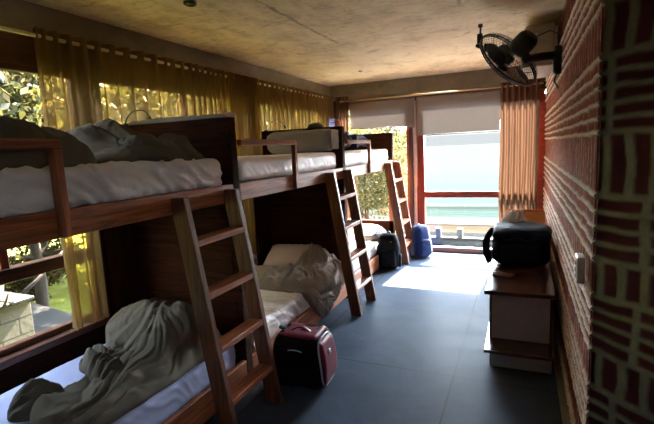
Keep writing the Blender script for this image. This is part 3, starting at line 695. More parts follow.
# furthest bunk
pillow((-2.2, 5.98, .425), (.62, .36, .13), 'pinkcloth', 'dusty pink pillow at the far end of the furthest lower bed', (.1, 0, 0), seed=3)
duvet('blanket', [(-2.15, 5.95), (-2.1, 5.62), (-1.85, 5.55), (-1.74, 5.62), (-1.73, 5.9), (-1.80, 6.1), (-2.0, 6.1)], .362, [(-1.9, 5.85, .14, .16, .10, 0)], (.03, 9, .4), 'taupe',
      'grey crumpled cloth beside the pink pillow on the furthest lower bed', 'blanket', seed=21, R=36, A=90, rim=.07)
duvet('garment', [(-2.35, 5.35), (-2.38, 5.10), (-2.2, 5.03), (-2.08, 5.10), (-2.06, 5.3), (-2.2, 5.4)], .362, [(-2.22, 5.22, .1, .1, .05, 0)], (.02, 12, .4), 'redcloth',
      'small red garment on the furthest lower bed behind the middle ladder', 'garment', seed=23, R=24, A=70, rim=.05)
duvet('blanket', [(-2.5, 5.9), (-2.5, 5.3), (-2.35, 5.1), (-2.1, 5.35), (-2.05, 5.6), (-2.1, 5.8), (-2.3, 5.9)], .362, [(-2.3, 5.6, .18, .2, .06, 0)], (.03, 8, .9), 'pinkcloth',
      'pale pink crumpled blanket spread behind the red garment', 'blanket', seed=25, R=36, A=90, rim=.07)

# ------------------------------------------------------------------ reading lamps on the headboards
def goose(x, y, z, label):
    o = thing('reading_lamp', label, 'reading lamp', (x, y, z), 0, 'gooseneck lamps on the headboards')
    MB().lathe([(.022, 0), (.022, .018), (.008, .022)], Matrix.Translation((x, y, z)), 20).build('lamp_base', 'black', o, True)
    pts = [(x+.115*(1-math.cos(a))-.0, y+.02*math.sin(a), z+.02+.085*math.sin(a)) for a in [i*PI*.86/16 for i in range(17)]]
    MB().tube(pts, .0045, 8).build('gooseneck', 'black', o, True)
    e = Vector(pts[-1]); d = (e-Vector(pts[-2])).normalized()
    MB().tube([e-d*.005, e+d*.01, e+d*.045], [.006, .011, .012], 12).build('lamp_head', 'black', o, True)
goose(-2.62, 2.385, 1.835, 'thin curved black lamp rising from the first headboard')
goose(-2.62, 4.315, 1.835, 'thin curved black lamp rising from the second headboard')

# ------------------------------------------------------------------ person lying on the furthest upper bed
def skin_mesh(name, nodes, edges, radii, m, parent=None, sub=2):
    me = bpy.data.meshes.new(name); me.from_pydata(nodes, edges, []); o = bpy.data.objects.new(name, me); COL.objects.link(o)
    md = o.modifiers.new('s', 'SKIN'); md.use_smooth_shade = True
    for i, r in enumerate(radii): me.skin_vertices[0].data[i].radius = (r, r) if isinstance(r, float) else r
    me.skin_vertices[0].data[0].use_root = True
    md2 = o.modifiers.new('d', 'SUBSURF'); md2.levels = sub; md2.render_levels = sub
    dg = bpy.context.evaluated_depsgraph_get(); ev = bpy.data.meshes.new_from_object(o.evaluated_get(dg)); ev.name = name
    bpy.data.objects.remove(o)
    return finish(name, ev, m, parent, True)
PZ = 1.575
hd = Vector((-2.13, 4.60, PZ+.225))
pe = thing('person', 'person with black hair lying on the furthest upper bed, holding up a lit phone', 'person', (-2.13, 5.2, PZ))
nodes = [(-2.13, 5.42, PZ+.10), (-2.13, 5.22, PZ+.13), (-2.13, 5.0, PZ+.16), (-2.13, 4.84, PZ+.19), (-2.13, 4.74, PZ+.21),   # 0 pelvis..4 neck base
         (-2.13, 4.68, PZ+.225), (-2.13, 4.62, PZ+.235), (-2.13, 4.56, PZ+.225),                                         # neck, head
         (-2.30, 4.83, PZ+.17), (-2.40, 5.02, PZ+.12), (-2.36, 4.80, PZ+.22), (-2.36, 4.74, PZ+.24),                      # left arm bent behind head
         (-1.97, 4.83, PZ+.17), (-1.88, 5.0, PZ+.10), (-1.945, 4.85, PZ+.24), (-1.95, 4.80, PZ+.285),                     # right arm up with phone
         (-2.22, 5.48, PZ+.10), (-2.24, 5.78, PZ+.22), (-2.23, 6.02, PZ+.09), (-2.23, 6.09, PZ+.10),
         (-2.04, 5.48, PZ+.10), (-2.02, 5.80, PZ+.14), (-2.02, 6.04, PZ+.07), (-2.02, 6.10, PZ+.09)]
edges = [(0, 1), (1, 2), (2, 3), (3, 4), (4, 5), (5, 6), (6, 7), (3, 8), (8, 9), (9, 10), (10, 11), (3, 12), (12, 13), (13, 14), (14, 15), (0, 16), (16, 17), (17, 18), (18, 19), (0, 20), (20, 21), (21, 22), (22, 23)]
rad = [(.15, .10), (.13, .09), (.15, .10), (.13, .09), .07, .055, .085, .085, .055, .042, .035, .03, .055, .042, .034, .026, .08, .06, .045, .035, .08, .06, .045, .035]
skin_mesh('body', nodes, edges, rad, 'skin', pe)
tn = [nodes[0], nodes[1], nodes[2], nodes[3], nodes[8], nodes[9], nodes[12], nodes[13], nodes[10], nodes[14]]
skin_mesh('shirt', tn, [(0, 1), (1, 2), (2, 3), (3, 4), (4, 5), (3, 6), (6, 7), (5, 8), (7, 9)], [(.165, .115), (.145, .105), (.165, .115), (.145, .1), .068, .055, .068, .055, .047, .03], 'shirt', pe)
# trousers
skin_mesh('trousers', [nodes[0], nodes[16], nodes[17], nodes[18], nodes[20], nodes[21], nodes[22]], [(0, 1), (1, 2), (2, 3), (0, 4), (4, 5), (5, 6)], [(.16, .11), .092, .07, .055, .092, .07, .055], 'dblue', pe)
def hair_fn(p, n): return p+n*.006*noise.noise(Vector((p.x*60, p.y*20, p.z*60)))
MB().soft((-2.13, 4.568, PZ+.24), (.20, .19, .17), .078, .012, hair_fn).build('hair', 'hair', pe, True)
fc = MB(); fc.soft((-2.13, 4.655, PZ+.325), (.03, .05, .03), .012, .008); fc.build('nose', 'skin', pe, True)
for ex_ in (-2.16, -2.10): MB().soft((ex_, 4.635, PZ+.318), (.03, .014, .012), .005, .005).build('eye', 'black', pe, True)
hb_ = Vector((-1.95, 4.80, PZ+.29))
for i, (dx, ln) in enumerate(((-.0, .07), (.0, .078), (.0, .072), (.0, .058))):
    z = .012+i*.017
    skin_mesh('finger', [(hb_.x+.01, hb_.y+.004, hb_.z+z), (hb_.x+.012, hb_.y-.03, hb_.z+z+.004), (hb_.x-.008, hb_.y-.05, hb_.z+z+.006), (hb_.x-.03, hb_.y-.047, hb_.z+z+.004)], [(0, 1), (1, 2), (2, 3)], [.011, .009, .008, .007], 'skin', pe, 1)
skin_mesh('palm', [(hb_.x, hb_.y, hb_.z-.01), (hb_.x+.002, hb_.y-.004, hb_.z+.04), (hb_.x+.004, hb_.y-.006, hb_.z+.075)], [(0, 1), (1, 2)], [.024, .026, .018], 'skin', pe, 1)
skin_mesh('thumb', [(hb_.x-.01, hb_.y, hb_.z+.005), (hb_.x-.035, hb_.y-.02, hb_.z+.02), (hb_.x-.045, hb_.y-.047, hb_.z+.045)], [(0, 1), (1, 2)], [.013, .010, .008], 'skin', pe, 1)
rt = Matrix.Translation((-2.0, 4.74, 1.895)) @ Matrix.Rotation(math.radians(-14), 4, 'X') @ Matrix.Rotation(.35, 4, 'Z')
ph = MB().box(-.037, .037, -.004, .004, -.062, .062, .003, rt).build('smartphone', 'black'); tag(ph, 'glowing smartphone held up over the second headboard', 'phone')
MB().box(-.033, .033, -.0052, -.0042, -.056, .056, 0, rt).build('screen', 'screen', ph)
pillow((-2.13, 4.60, PZ+.07), (.60, .36, .14), 'pillow', "pillow under the reclining person's head on the furthest upper bed", (.1, 0, 0), seed=6)

# ------------------------------------------------------------------ luggage
from mathutils import Euler
def warp_bag(size, taper, bulge, seed, lean=0):
    def fn(p, n):
        t = (p.z+size[2]/2)/size[2]; q = Vector(p)
        k = 1-taper*max(0, t-.35)**1.5
        q.x *= k*(1+bulge*math.sin(PI*t)); q.y *= (1-taper*.7*max(0, t-.35)**1.5)*(1+bulge*math.sin(PI*t))
        q.y += lean*t
        q += n*(.012*noise.noise(Vector((p.x*5+seed, p.y*5, p.z*5)))+.005*noise.noise(Vector((p.x*16, p.y*16, p.z*16+seed))))
        return q
    return fn
def strap(mb, pts, w, th=.006, n=None):
    """flat webbing along pts; width along the local side vector"""
    pts = [Vector(p) for p in pts]
    rings = []
    for i, p in enumerate(pts):
        a = pts[max(0, i-1)]; c = pts[min(len(pts)-1, i+1)]; d = (c-a).normalized(); s = Vector(n or (1, 0, 0)); s = (s-d*s.dot(d)).normalized(); u = d.cross(s)
        rings.append([mb.b.verts.new(p+s*x*w/2+u*y*th/2) for x, y in ((-1, -1), (1, -1), (1, 1), (-1, 1))])
    for A, B in zip(rings, rings[1:]):
        for k in range(4): mb.b.faces.new((A[k], A[(k+1) % 4], B[(k+1) % 4], B[k]))
    mb.b.faces.new(rings[0][::-1]); mb.b.faces.new(rings[-1]); return mb

# maroon bag on the floor
def maroon_bag():
    S = (.39, .31, .365); rz = .06; o = thing('travel_bag', 'maroon travel bag with grey-blue piping standing on the floor by the middle bunk', 'bag', (-1.385, 2.57, 0), rz)
    R = Matrix.Translation((-1.385, 2.57, 0)) @ Matrix.Rotation(rz, 4, 'Z')
    C = R @ Matrix.Translation((0, 0, .19))
    MB().soft((0, 0, 0), S, .075, .014, warp_bag(S, .30, .03, 3, .03), C).build('bag_body', 'maroonshade', o, True)
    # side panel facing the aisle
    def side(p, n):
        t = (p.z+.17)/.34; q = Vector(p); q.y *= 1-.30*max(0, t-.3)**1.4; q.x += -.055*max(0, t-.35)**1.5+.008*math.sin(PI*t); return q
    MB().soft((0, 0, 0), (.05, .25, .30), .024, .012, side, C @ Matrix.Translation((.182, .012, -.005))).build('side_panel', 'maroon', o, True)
    ring = []
    for i in range(60):
        a = 2*PI*i/60; y = .140*math.copysign(abs(math.cos(a))**.55, math.cos(a)); z = .160*math.copysign(abs(math.sin(a))**.55, math.sin(a))
        t = (z+.21)/.42; ring.append(C @ Vector((.192-.060*max(0, t-.35)**1.5*1.5, y*(1-.2*max(0, t-.3)**1.4)+.012, z-.005)))
    MB().tube(ring, .0065, 8, True).build('piping', 'trim', o, True)
    z = MB()
    for k, yy in ((0, -.172),):
        pts = [C @ Vector((-.125+.25*i/14, yy+.05*abs(i/7-1)**3+.043, .05+.045*math.sin(PI*i/14))) for i in range(15)]
        z.tube(pts, .004, 6)
    z.build('zipper', 'trim', o, True)
    h = MB(); strap(h, [C @ Vector((-.07+.14*i/12, .0, .178+.03*math.sin(PI*i/12))) for i in range(13)], .028, .008, (0, 1, 0)); h.build('handle', 'maroon', o, True)
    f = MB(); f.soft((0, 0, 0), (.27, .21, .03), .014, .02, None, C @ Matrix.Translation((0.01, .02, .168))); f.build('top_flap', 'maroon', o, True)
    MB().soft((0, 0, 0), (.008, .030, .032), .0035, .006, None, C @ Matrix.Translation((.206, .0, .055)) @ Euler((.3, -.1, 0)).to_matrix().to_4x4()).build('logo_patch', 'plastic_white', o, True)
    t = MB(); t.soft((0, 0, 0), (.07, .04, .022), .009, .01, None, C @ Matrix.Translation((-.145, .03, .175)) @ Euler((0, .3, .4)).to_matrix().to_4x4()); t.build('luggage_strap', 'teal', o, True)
    MB().soft((0, 0, 0), (.25, .03, .14), .014, .015, None, C @ Matrix.Translation((0, -.148, -.075))).build('front_pocket', 'maroonshade', o, True)
    for sx in (-.11, .11): MB().tube([R @ Vector((sx, .12, .018)), R @ Vector((sx+.02, .12, .018))], .018, 16).build('wheel', 'black', o, True)
maroon_bag()

def backpack(loc, rz, S, body, front, label, lean, accent=None, pad='black'):
    o = thing('backpack', label, 'backpack', loc, rz)
    C = Matrix.Translation(loc) @ Matrix.Rotation(rz, 4, 'Z') @ Matrix.Rotation(lean, 4, 'X') @ Matrix.Translation((0, 0, S[2]/2+.004))
    MB().soft((0, 0, 0), S, min(S)*.38, .014, warp_bag(S, .35, .05, S[0]*50), C).build('bag_body', body, o, True)
    P = (S[0]*.74, S[1]*.42, S[2]*.50)
    MB().soft((0, 0, 0), P, min(P)*.42, .012, warp_bag(P, .2, .04, 2), C @ Matrix.Translation((0, -S[1]*.42, -S[2]*.18))).build('front_pocket', front, o, True)
    P2 = (S[0]*.16, S[1]*.5, S[2]*.36)
    for s in (-1, 1): MB().soft((0, 0, 0), P2, min(P2)*.42, .012, None, C @ Matrix.Translation((s*S[0]*.5, 0, -S[2]*.25))).build('side_pocket', front, o, True)
    h = MB(); strap(h, [C @ Vector((-.035+.07*i/8, S[1]*.28, S[2]*.44+.045*math.sin(PI*i/8))) for i in range(9)], .022, .008, (0, 1, 0)); h.build('handle', pad, o, True)
    for s in (-1, 1):
        h = MB(); strap(h, [C @ Vector((s*(S[0]*.24+.05*math.sin(PI*i/12)), S[1]*.40+.055*math.sin(PI*i/12), S[2]*(.42-.84*i/12))) for i in range(13)], .045, .012, (1, 0, 0)); h.build('shoulder_strap', pad, o, True)
    z = MB(); z.tube([C @ Vector((S[0]*.40*math.cos(a)*.9, -S[1]*.40+.02*abs(math.cos(a)), S[2]*(.06+.28*math.sin(a)))) for a in [PI*i/20 for i in range(21)]], .0035, 6); z.build('zipper', pad, o, True)
    if accent:
        z = MB(); z.tube([C @ Vector((S[0]*.16+.02*i/6, -S[1]*.50+.005, S[2]*(.30-.035*i))) for i in range(6)], .006, 6); z.build('accent_cord', accent, o, True)
backpack((-1.60, 5.52, 0), .15, (.29, .22, .47), 'blackn', 'blackn', 'black backpack with a yellow cord standing against the furthest lower bed', -.05, 'yellow')
backpack((-1.30, 6.22, 0), .75, (.26, .22, .47), 'blue', 'dblue', 'royal blue backpack standing on the floor under the sea window', -.10)

# tag hanging on the last ladder
MB
o = MB().box(-1.535, -1.515, 5.776, 5.787, .66, .74, .003).build('hanging_tag', 'blue'); tag(o, 'small blue tag hanging on the furthest ladder', 'tag')

# ------------------------------------------------------------------ stepped bench by the brick wall
o = thing('storage_bench', 'low stepped bench with dark wooden top against the brick wall', 'bench', (0, 4.2, 0))
MB().box(-.235, .222, 3.23, 5.6, .520, .552, .004).build('bench_top', 'wood_top', o)
MB().box(-.200, .205, 3.36, 5.55, .145, .520, .003).build('cabinet_body', 'laminate', o)
MB().box(-.208, -.192, 3.352, 5.551, .145, .5195, .002).build('side_board', 'wood_top', o)
MB().box(.196, .214, 3.352, 5.551, .145, .5195, .002).build('side_board', 'wood_top', o)
MB().box(-.232, .222, 3.14, 5.6, .118, .145, .004).build('lower_shelf', 'wood_top', o)
MB().box(-.196, .205, 3.20, 5.55, .0, .118, .003).build('plinth', 'laminate', o)
o = MB().soft((-.125, 3.64, .5585), (.10, .155, .013), .006, .01, None, Matrix.Rotation(1.25, 4, 'Z')).build('wallet', 'leather', None, True)
tag(o, 'flat dark brown wallet lying at the front of the bench top', 'wallet')
# navy bag
S = (.44, .34, .31); loc = (.0, 4.10, .552)
o = thing('duffel_bag', 'bulky dark navy bag on the bench by the brick wall', 'bag', loc)
C = Matrix.Translation((loc[0], loc[1], loc[2]+.16))
MB().soft((0, 0, 0), S, .075, .014, warp_bag(S, .12, .03, 5), C).build('bag_body', 'navy', o, True)
def lidf(p, n): return p+n*(.014*noise.noise(Vector((p.x*7, p.y*7, p.z*7+4))))+Vector((0, 0, -.10*abs(p.x)**1.6-.12*max(0, -p.y)**1.2))
MB().soft((0, 0, 0), (.46, .37, .085), .04, .014, lidf, C @ Matrix.Translation((0, 0, .125))).build('lid', 'navy', o, True)
z = MB(); z.tube([C @ Vector((-.215+.43*i/20, -.178-.01*math.sin(PI*i/20), .078+.012*math.sin(i*.9))) for i in range(21)], .004, 6); z.build('zipper', 'black', o, True)
MB().soft((0, 0, 0), (.30, .04, .15), .018, .014, None, C @ Matrix.Translation((.0, -.175, -.05))).build('front_pocket', 'navy', o, True)
for k, (dx, dy) in enumerate(((-.225, .02), (-.235, -.08))):
    h = MB(); strap(h, [C @ Vector((dx-.05*math.sin(PI*i/10)-.01*i/10, dy+.03*math.sin(i*.5), .13-.028*i)) for i in range(11)], .045, .012, (1, .3, 0)); h.build('shoulder_strap', 'dblue' if k == 0 else 'navy', o, True)
h = MB(); strap(h, [C @ Vector((.10+.06*i/8, -.14, .150-.02*abs(i-4)/4)) for i in range(9)], .022, .006, (0, 1, 0)); h.build('side_buckle', 'laminate', o, True)
# plastic bag poking up behind the lid
def crinkle(seed):
    def fn(p, n):
        q = Vector(p); t = (p.z+.07)/.14
        q.x *= 1-.5*max(0, t); q += n*(.016*noise.noise(Vector((p.x*22+seed, p.y*20, p.z*14)))+.008*noise.noise(Vector((p.x*50, p.y*50, p.z*30+seed)))); return q
    return fn
o = MB().soft((-.085, 4.40, .895), (.13, .10, .15), .035, .009, crinkle(2), Euler((0, .45, 0)).to_matrix().to_4x4()).soft((0.0, 4.41, .905), (.085, .07, .14), .025, .009, crinkle(7)).soft((-.02, 4.41, .82), (.22, .12, .16), .03, .012, crinkle(9)).soft((-.01, 4.44, .66), (.16, .12, .215), .03, .02, crinkle(4)).build('plastic_bag', 'poly', None, True)
tag(o, 'crumpled white plastic bag standing behind the navy bag', 'plastic bag')
# cardboard box
o = thing('cardboard_box', 'open orange-brown cardboard box against the brick wall behind the bags', 'box', (.05, 4.98, .552))
b = MB(); b.box(-.14, .215, 4.75, 4.757, .552, .80, .001).box(-.14, .215, 5.15, 5.157, .552, .80, .001).box(-.14, -.133, 4.757, 5.15, .552, .80, .001).box(.208, .215, 4.757, 5.15, .552, .80, .001).box(-.133, .208, 4.757, 5.15, .552, .559, .001); b.build('carton', 'card', o)
MB().box(-.14, .215, 0, .006, 0, .10, .001, Matrix.Translation((0, 4.755, .80)) @ Matrix.Rotation(-.25, 4, 'X')).build('flap', 'card', o)
MB().box(-.14, .215, 0, .006, 0, .12, .001, Matrix.Translation((0, 5.15, .80)) @ Matrix.Rotation(.9, 4, 'X')).build('flap', 'card', o)

# ------------------------------------------------------------------ wall fan
M3 = None
def cam_axes():
    yaw, pit, rol = [math.radians(a) for a in (24.03, 8.02, -2.68)]
    f = Vector((-math.sin(yaw)*math.cos(pit), math.cos(yaw)*math.cos(pit), -math.sin(pit)))
    r = Vector((math.cos(yaw), math.sin(yaw), 0)); u = r.cross(f)
    return r*math.cos(rol)+u*math.sin(rol), -r*math.sin(rol)+u*math.cos(rol), f
FC = Vector((-.105, 3.85, 2.235))                       # centre of the cage
_r, _u, _f = cam_axes(); ax = Vector((-.66, .46, -.56)).normalized()            # blowing direction, down towards the bunks
fan = thing('wall_fan', 'black wall-mounted fan tilted down beneath the ceiling by the brick wall', 'fan', (RX, 3.95, 2.2))
zq = ax.to_track_quat('Z', 'Y').to_matrix().to_4x4(); T = Matrix.Translation(FC) @ zq
RF = .262
def ringpts(r, z, n=48): return [T @ Vector((r*math.cos(2*PI*i/n), r*math.sin(2*PI*i/n), z)) for i in range(n)]
g = MB(); g.tube(ringpts(RF, 0), .008, 8, True); g.tube(ringpts(RF, .016), .005, 8, True); g.build('cage_rim', 'blackm', fan, True)
def cage(sg, name):
    g = MB(); prof = [(.055, .075), (.12, .078), (.19, .06), (RF-.012, .03), (RF, .004)]
    for k in range(48):
        a = 2*PI*k/48
        g.tube([T @ Vector((r*math.cos(a), r*math.sin(a), sg*z)) for r, z in prof], .0016, 5)
    for r, z in ((.13, .077), (.2, .055)): g.tube(ringpts(r, sg*z, 36), .002, 5, True)
    g.build(name, 'blackm', fan, True)
cage(1, 'front_guard'); cage(-1, 'rear_guard')
MB().lathe([(.055, .0), (.055, .012), (.03, .02), (.01, .021)], T @ Matrix.Translation((0, 0, .072)), 32).build('guard_badge', 'black', fan, True)
for k in range(3):
    bm = bmesh.new(); nu, nv = 12, 10; g = []
    for i in range(nu):
        r = .035+.185*i/(nu-1); row = []
        for j in range(nv):
            w = (j/(nv-1)-.5)*(1.45 if i > 1 else 1.1)*math.sin(PI*(.25+.62*i/(nu-1)))
            a = 2*PI*k/3+w+.35*i/(nu-1); row.append(bm.verts.new(T @ Vector((r*math.cos(a), r*math.sin(a), .028*(-w)*(1+.5*i/nu)))))
        g.append(row)
    for i in range(nu-1):
        for j in range(nv-1): bm.faces.new((g[i][j], g[i+1][j], g[i+1][j+1], g[i][j+1]))
    bmesh.ops.solidify(bm, geom=bm.faces, thickness=.004)
    me = bpy.data.meshes.new('blade'); bm.to_mesh(me); bm.free(); finish('blade', me, 'fanblade', fan, True)
MB().lathe([(.03, -.03), (.04, -.02), (.04, .03), (.025, .04)], T, 24).build('hub', 'black', fan, True)
MB().lathe([(.03, -.235), (.06, -.23), (.078, -.20), (.082, -.12), (.078, -.085), (.05, -.07)], T, 32).build('motor_housing', 'black', fan, True)
mb_ = T @ Vector((0, 0, -.15)); arm0 = Vector((RX-.02, 3.95, 2.235))
MB().tube([mb_+Vector((0, 0, -.02)), mb_+Vector((.02, .01, -.11)), Vector((.12, 3.93, 2.235)), arm0], [.03, .034, .034, .034], 14).build('arm', 'black', fan, True)
MB().box(RX-.055, RX+.0, 3.89, 4.01, 2.09, 2.30, .012).build('wall_bracket', 'black', fan)
for z in (2.12, 2.27): MB().lathe([(.008, 0), (.008, .01)], Matrix.Translation((RX-.05, 3.95, z)) @ Matrix.Rotation(-PI/2, 4, 'Y'), 10).build('screw', 'steel', fan)
MB().tube([(RX-.03, 3.93, 2.1), (RX-.05, 3.90, 2.04), (RX-.02, 3.9, 1.99), (RX-.022, 3.94, 1.97)], .006, 8).build('power_cord', 'black', fan, True)
MB().tube([(mb_.x+.03, mb_.y, mb_.z+.02), (.1, 3.9, 2.39), (.18, 3.92, 2.42), (RX-.03, 3.95, 2.40), (RX-.025, 3.95, 2.30)], .004, 8).build('motor_cord', 'black', fan, True)
# dangling clip-on gadget at the rim
up = T @ Vector((0, 0, .0))
gd = thing('clip_on_gadget', 'small jointed black gadget clipped on the upper left rim of the fan', 'gadget', (-.35, 3.85, 2.45))
rl = T @ Vector((0, 0, 0)); 
GX = Vector((-.300, 3.80, 2.415))
for nm, off, sz, rot in (('clamp', (-.012, 0, .085), (.035, .03, .03), 0), ('gadget_stem', (-.012, 0, .045), (.014, .02, .07), .05), ('gadget_body', (-.016, 0, -.01), (.042, .035, .075), .0), ('gadget_tab', (-.028, 0, -.065), (.042, .03, .03), .5), ('gadget_foot', (.028, 0, -.085), (.03, .03, .065), 0)):
    MB().soft(tuple(GX+Vector(off)), sz, min(sz)*.25, .008, None, Matrix.Rotation(rot, 4, 'Y')).build(nm, 'black', gd, True)
# grey casing behind the fan
o = thing('air_conditioner', 'pale grey wall-mounted air unit partly hidden behind the black fan', 'air conditioner', (.1, 4.55, 2.1))
def acf(p, n):
    q = Vector(p)
    if p.x < -.08 and p.z > .10: q.x += .03*(p.z-.10)/.06
    return q
MB().soft((.105, 4.60, 2.375), (.25, .80, .34), .018, .02, acf).build('casing', 'acgrey', o, True)
MB().box(.065, .105, 4.196, 4.201, 2.455, 2.475, .001).build('badge', 'laminate', o)
g = MB()
for k in range(7): g.box(-.022, -.016, 4.28+.0*k, 4.92, 2.24+.03*k, 2.248+.03*k, .001)
g.build('louvre', 'laminate', o)
MB().box(.225, RX-.01, 4.25, 4.95, 2.22, 2.52, .002).build('mounting_plate', 'steel', o)

# switch plate
o = thing('light_switch', 'white switch plate on the brick wall near its corner', 'switch', (RX-.02, 2.24, 1.02))
MB().box(RX-.035, RX-.002, 2.19, 2.285, .955, 1.075, .004).build('plate', 'plastic_white', o)
for dz in (-.03, .0, .03): MB().box(RX-.040, RX-.034, 2.215, 2.26, 1.005+dz, 1.025+dz, .002).build('rocker', 'laminate', o)

# ------------------------------------------------------------------ outdoors
def ground(name, m, x0, x1, y0, y1, z): return struct(box(name, m, x0, x1, y0, y1, z-.3, z, bev=0))
ground('lawn_ground', 'lawn', -30, -3.3, -14, 12.6, -.75)
ground('bounce_terrace_ground', 'bounce_deck', -3.3, 6, 6.72, 10.7, -1.13)  # unseen terrace strip made pale to bounce sun onto the ceiling
ground('path_ground', 'path', -3.3, 12, 10.7, 12.6, -1.12)
ground('far_path_ground', 'path', -30, 30, 12.6, 21.4, -2.6)
ground('beach_ground', 'sand', -150, 150, 21.4, 27, -3.0)
s = box('sea', 'sea', -900, 900, 0, 1500, -.3, 0, bev=0); s.location = (0, 25.6, -2.97); struct(s)
# low parapet with stubby posts beyond the terrace
o = thing('parapet', 'low pale garden parapet with stubby posts in front of the beach', 'parapet', (-1.5, 12.2, -1.12))
MB().box(-6, 6, 12.15, 12.3, -1.12, -.93, .01).build('kerb_wall', 'slab', o)
for k, x in enumerate((-3.8, -2.66, -2.09, -1.52, -.4, .7)): 
    if k != 1: MB().box(x-.07, x+.07, 12.14, 12.31, -.95, -.68, .01).build('post', 'slab', o)
# block planter and slab outside the first window
o = thing('block_planter', 'white painted block planter outside the nearest lower window', 'planter', (-4.8, 2.0, -.75))
g = MB(); g.box(-5.9, -4.55, 2.50, 2.68, -.75, .25, .004).box(-4.68, -4.5, .2, 2.68, -.75, .25, .004).box(-5.9, -5.72, .2, 2.5, -.75, .25, .004); g.build('block_wall', 'blocks', o)
g = MB(); g.box(-5.93, -4.47, 2.48, 2.71, .25, .29, .01).box(-4.71, -4.47, .2, 2.478, .25, .29, .01).box(-5.93, -5.7, .2, 2.478, .25, .29, .01); g.build('coping', 'slab', o)
MB().box(-5.72, -4.68, .2, 2.5, -.7, .12, 0).build('soil', 'bark', o)
b = bmesh.new(); q = [(-4.2, 2.75, -.75), (-6.3, 2.75, -.75), (-6.3, 3.7, -.75), (-4.2, 3.9, -.75), (-4.2, 2.75, -.42), (-6.3, 2.75, -.22), (-6.3, 3.6, -.22), (-4.2, 3.7, -.48)]
vs = [b.verts.new(c) for c in q]
for f in ((3, 2, 1, 0), (4, 5, 6, 7), (0, 1, 5, 4), (1, 2, 6, 5), (2, 3, 7, 6), (3, 0, 4, 7)): b.faces.new([vs[i] for i in f])
me = bpy.data.meshes.new('ramp'); bmesh.ops.recalc_face_normals(b, faces=b.faces); b.to_mesh(me); b.free(); o = finish('concrete_ramp', me, 'slab'); tag(o, 'sloping grey concrete slab beside the white block planter', 'slab')

def leaves(cx, cy, cz, rx, ry, rz, n, size, seed, clusters=40, shell=.55):
    rs = np.random.RandomState(seed)
    d = rs.normal(size=(clusters, 3)); d /= np.linalg.norm(d, axis=1)[:, None]; rad = rs.uniform(shell, 1, clusters)**.6
    cc = d*rad[:, None]*np.array([rx, ry, rz])*.85
    k = rs.randint(0, clusters, n); P = cc[k]+rs.normal(size=(n, 3))*np.array([rx, ry, rz])*.17+np.array([cx, cy, cz])
    a = rs.normal(size=(n, 3)); a /= np.linalg.norm(a, axis=1)[:, None]; b = np.cross(a, rs.normal(size=(n, 3))); b /= np.linalg.norm(b, axis=1)[:, None]
    nn = np.cross(a, b); s = size*rs.uniform(.6, 1.35, n)[:, None]
    pts = [P-a*s, P-a*s*.1+b*s*.42-nn*s*.08, P+a*s*1.0-nn*s*.2, P-a*s*.1-b*s*.42-nn*s*.08]
    V = np.stack(pts, 1).reshape(-1, 3); F = np.arange(4*n).reshape(-1, 4); return V, F
def tree(x, y, z0, h, r, label, seed, m='leaf', n=5000, size=.06, name='tree', crown=.6, cat='tree', group=None, squash=1):
    rs = random.Random(seed); o = thing(name, label, cat, (x, y, z0), 0, group)
    cz = z0+h*crown; tk = MB(); lean = rs.uniform(-.2, .2)
    pts = [(x+lean*t*t*h*.3+.03*math.sin(t*7), y+.05*math.sin(t*5+seed), z0+t*h*.8) for t in [i/8 for i in range(9)]]
    tk.tube(pts, [.055*h/3*(1-.75*i/8)+.01 for i in range(9)], 9); tk.build('trunk', 'bark', o, True)
    bb = MB()
    for k in range(9):
        t = rs.uniform(.3, .85); p = Vector(pts[int(t*8)]); a = rs.uniform(0, 2*PI); d = Vector((math.cos(a), math.sin(a), rs.uniform(.2, .9)))*r*rs.uniform(.6, .95)
        bb.tube([p, p+d*.5+Vector((0, 0, -.04)), p+d], [.022*h/3, .014*h/3, .005], 6)
    bb.build('branches', 'bark', o, True)
    V, F = leaves(x, y, cz, r, r, r*squash, n, size, seed, 46 if n < 15000 else 170, .55 if n < 15000 else .1); np_mesh('foliage', V, F, m, o, False)
    return o
TG = 'trees outside the left windows'
tree(-7.9, 3.6, -.75, 5.2, 1.9, 'dense tree directly behind the nearest leafy tree', 51, 'leaf', 24000, .11, crown=.66)
tree(-5.8, 12.3, -.9, 4.8, 1.6, 'leafy tree seen through the curtain above the second headboard', 53, 'leaf2', 9000, .09, crown=.58)
tree(-9.8, 6.2, -.75, 6.2, 2.7, 'tall pale tree furthest out beyond the lawn', 52, 'leaf', 26000, .17, crown=.62)
tree(-5.0, 2.6, -.75, 4.0, 1.25, 'leafy tree filling the nearest left window above the block planter', 31, 'leaf2', 36000, .052, crown=.72)
tree(-6.9, 4.25, -.75, 4.6, 1.5, 'green tree behind the first headboard seen through curtains', 32, 'leaf', 8000, .08, crown=.62)
tree(-5.4, 6.4, -.75, 4.2, 1.4, 'bushy tree behind the golden curtains of the middle bunk', 33, 'leaf2', 8000, .07, crown=.62)
tree(-8.0, 6.8, -.75, 5.2, 1.9, 'larger tree further from the curtained windows', 34, 'leaf', 7000, .1, crown=.6)
tree(-5.6, 9.0, -.9, 4.8, 1.6, 'tree glowing behind the corner end of the left windows', 35, 'leaf2', 8000, .08, crown=.58)
tree(-8.4, 11.5, -.9, 5.0, 1.9, 'distant tree behind the corner curtains', 36, 'leaf', 6000, .1, crown=.58)
tree(-3.3, 9.6, -1.1, 3.3, 1.15, 'pale leafy tree seen under the furthest bunk through the end window', 37, 'leaf2', 12000, .045, crown=.62)
tree(-4.3, 12.0, -1.1, 4.2, 1.5, 'leafy tree behind the left roller blind and furthest ladder', 38, 'leaf', 7000, .07, crown=.60)
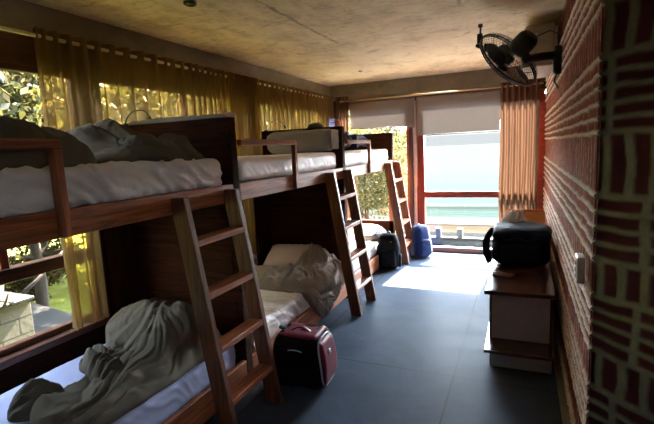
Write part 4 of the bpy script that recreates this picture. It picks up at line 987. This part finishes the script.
tree(-8.2, 2.2, -.75, 4.8, 1.8, 'tree standing far behind the nearest left window', 39, 'leaf', 12000, .07, crown=.66)
tree(-7.0, -.6, -.75, 4.4, 1.6, 'tree outside the left windows beyond the left edge of view', 40, 'leaf', 5000, .09, crown=.6)
for k, (x, y, r, lb) in enumerate(((-7.6, 4.3, .6, 'low rusty green bush behind the concrete slab'), (-8.6, 5.4, .7, 'low bush on the lawn beyond the leaning sapling'), (-8.0, 3.2, .55, 'low yellow-green bush behind the block planter'))):
    o = thing('bush', lb, 'bush', (x, y, -.75), 0, 'bushes on the lawn')
    V, F = leaves(x, y, -.3, r, r*1.2, .45, 3500, .05, 60+k, 30, .3); np_mesh('foliage', V, F, 'hedge', o, False)
    g = MB(); rs = random.Random(k)
    for q_ in range(7):
        a = rs.uniform(0, 2*PI); g.tube([(x, y, -.76), (x+.3*r*math.cos(a), y+.3*r*math.sin(a), -.45), (x+.7*r*math.cos(a), y+.7*r*math.sin(a), -.1)], [.012, .009, .004], 6)
    g.build('stems', 'bark', o, True)

# ------------------------------------------------------------------ light, camera
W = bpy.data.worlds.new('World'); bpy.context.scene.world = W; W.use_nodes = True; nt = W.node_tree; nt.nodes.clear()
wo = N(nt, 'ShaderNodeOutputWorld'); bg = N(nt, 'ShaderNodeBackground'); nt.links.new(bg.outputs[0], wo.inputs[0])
tc = N(nt, 'ShaderNodeTexCoord'); sp = N(nt, 'ShaderNodeSeparateXYZ'); nt.links.new(tc.outputs['Generated'], sp.inputs[0])
nt.links.new(ramp(nt, sp.outputs[2], [(0, (.92, .97, 1.0)), (.25, (.80, .90, 1.0)), (1, (.62, .78, 1.0))]), bg.inputs[0])
def mapr(sock, a, b, c, d):
    m_ = N(nt, 'ShaderNodeMapRange', interpolation_type='SMOOTHSTEP'); nt.links.new(sock, m_.inputs[0])
    for k_, v_ in enumerate((a, b, c, d)): m_.inputs[k_+1].default_value = v_
    return m_.outputs[0]
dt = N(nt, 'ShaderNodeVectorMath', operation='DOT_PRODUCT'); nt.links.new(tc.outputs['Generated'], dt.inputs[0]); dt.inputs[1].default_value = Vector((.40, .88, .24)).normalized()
glow = mapr(dt.outputs['Value'], .3, .95, SKYLOW, SKY)          # sky lobe below the sun, brightened to light the room
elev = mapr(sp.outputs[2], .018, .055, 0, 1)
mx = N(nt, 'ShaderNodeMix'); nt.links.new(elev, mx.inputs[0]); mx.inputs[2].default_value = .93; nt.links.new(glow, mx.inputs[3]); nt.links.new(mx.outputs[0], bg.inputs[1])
sun = bpy.data.lights.new('sun', 'SUN'); sun.energy = SUN; sun.angle = math.radians(1.2); sun.color = (1, .86, .68)
so = bpy.data.objects.new('sun', sun); COL.objects.link(so); so.rotation_euler = Vector((-.14, -1.77, -1.74)).to_track_quat('-Z', 'Y').to_euler()

cd = bpy.data.cameras.new('camera'); cam = bpy.data.objects.new('camera', cd); COL.objects.link(cam)
r, u, f = cam_axes(); mw = Matrix.Identity(4)
for i in range(3): mw[i][0] = r[i]; mw[i][1] = u[i]; mw[i][2] = -f[i]
mw[2][3] = 1.6; cam.matrix_world = mw
cd.sensor_width = 36; cd.lens = 441/654*36; cd.clip_start = .05; cd.clip_end = 3000
sc = bpy.context.scene; sc.camera = cam
sc.view_settings.view_transform = 'Standard'; sc.view_settings.look = 'None'; sc.view_settings.exposure = 0.0; sc.view_settings.gamma = 1; sc.view_settings.use_curve_mapping = False
sc.cycles.max_bounces = 10; sc.cycles.diffuse_bounces = 6; sc.cycles.transparent_max_bounces = 24; sc.cycles.sample_clamp_indirect = 6; sc.cycles.caustics_reflective = False
sc.cycles.use_denoising = True
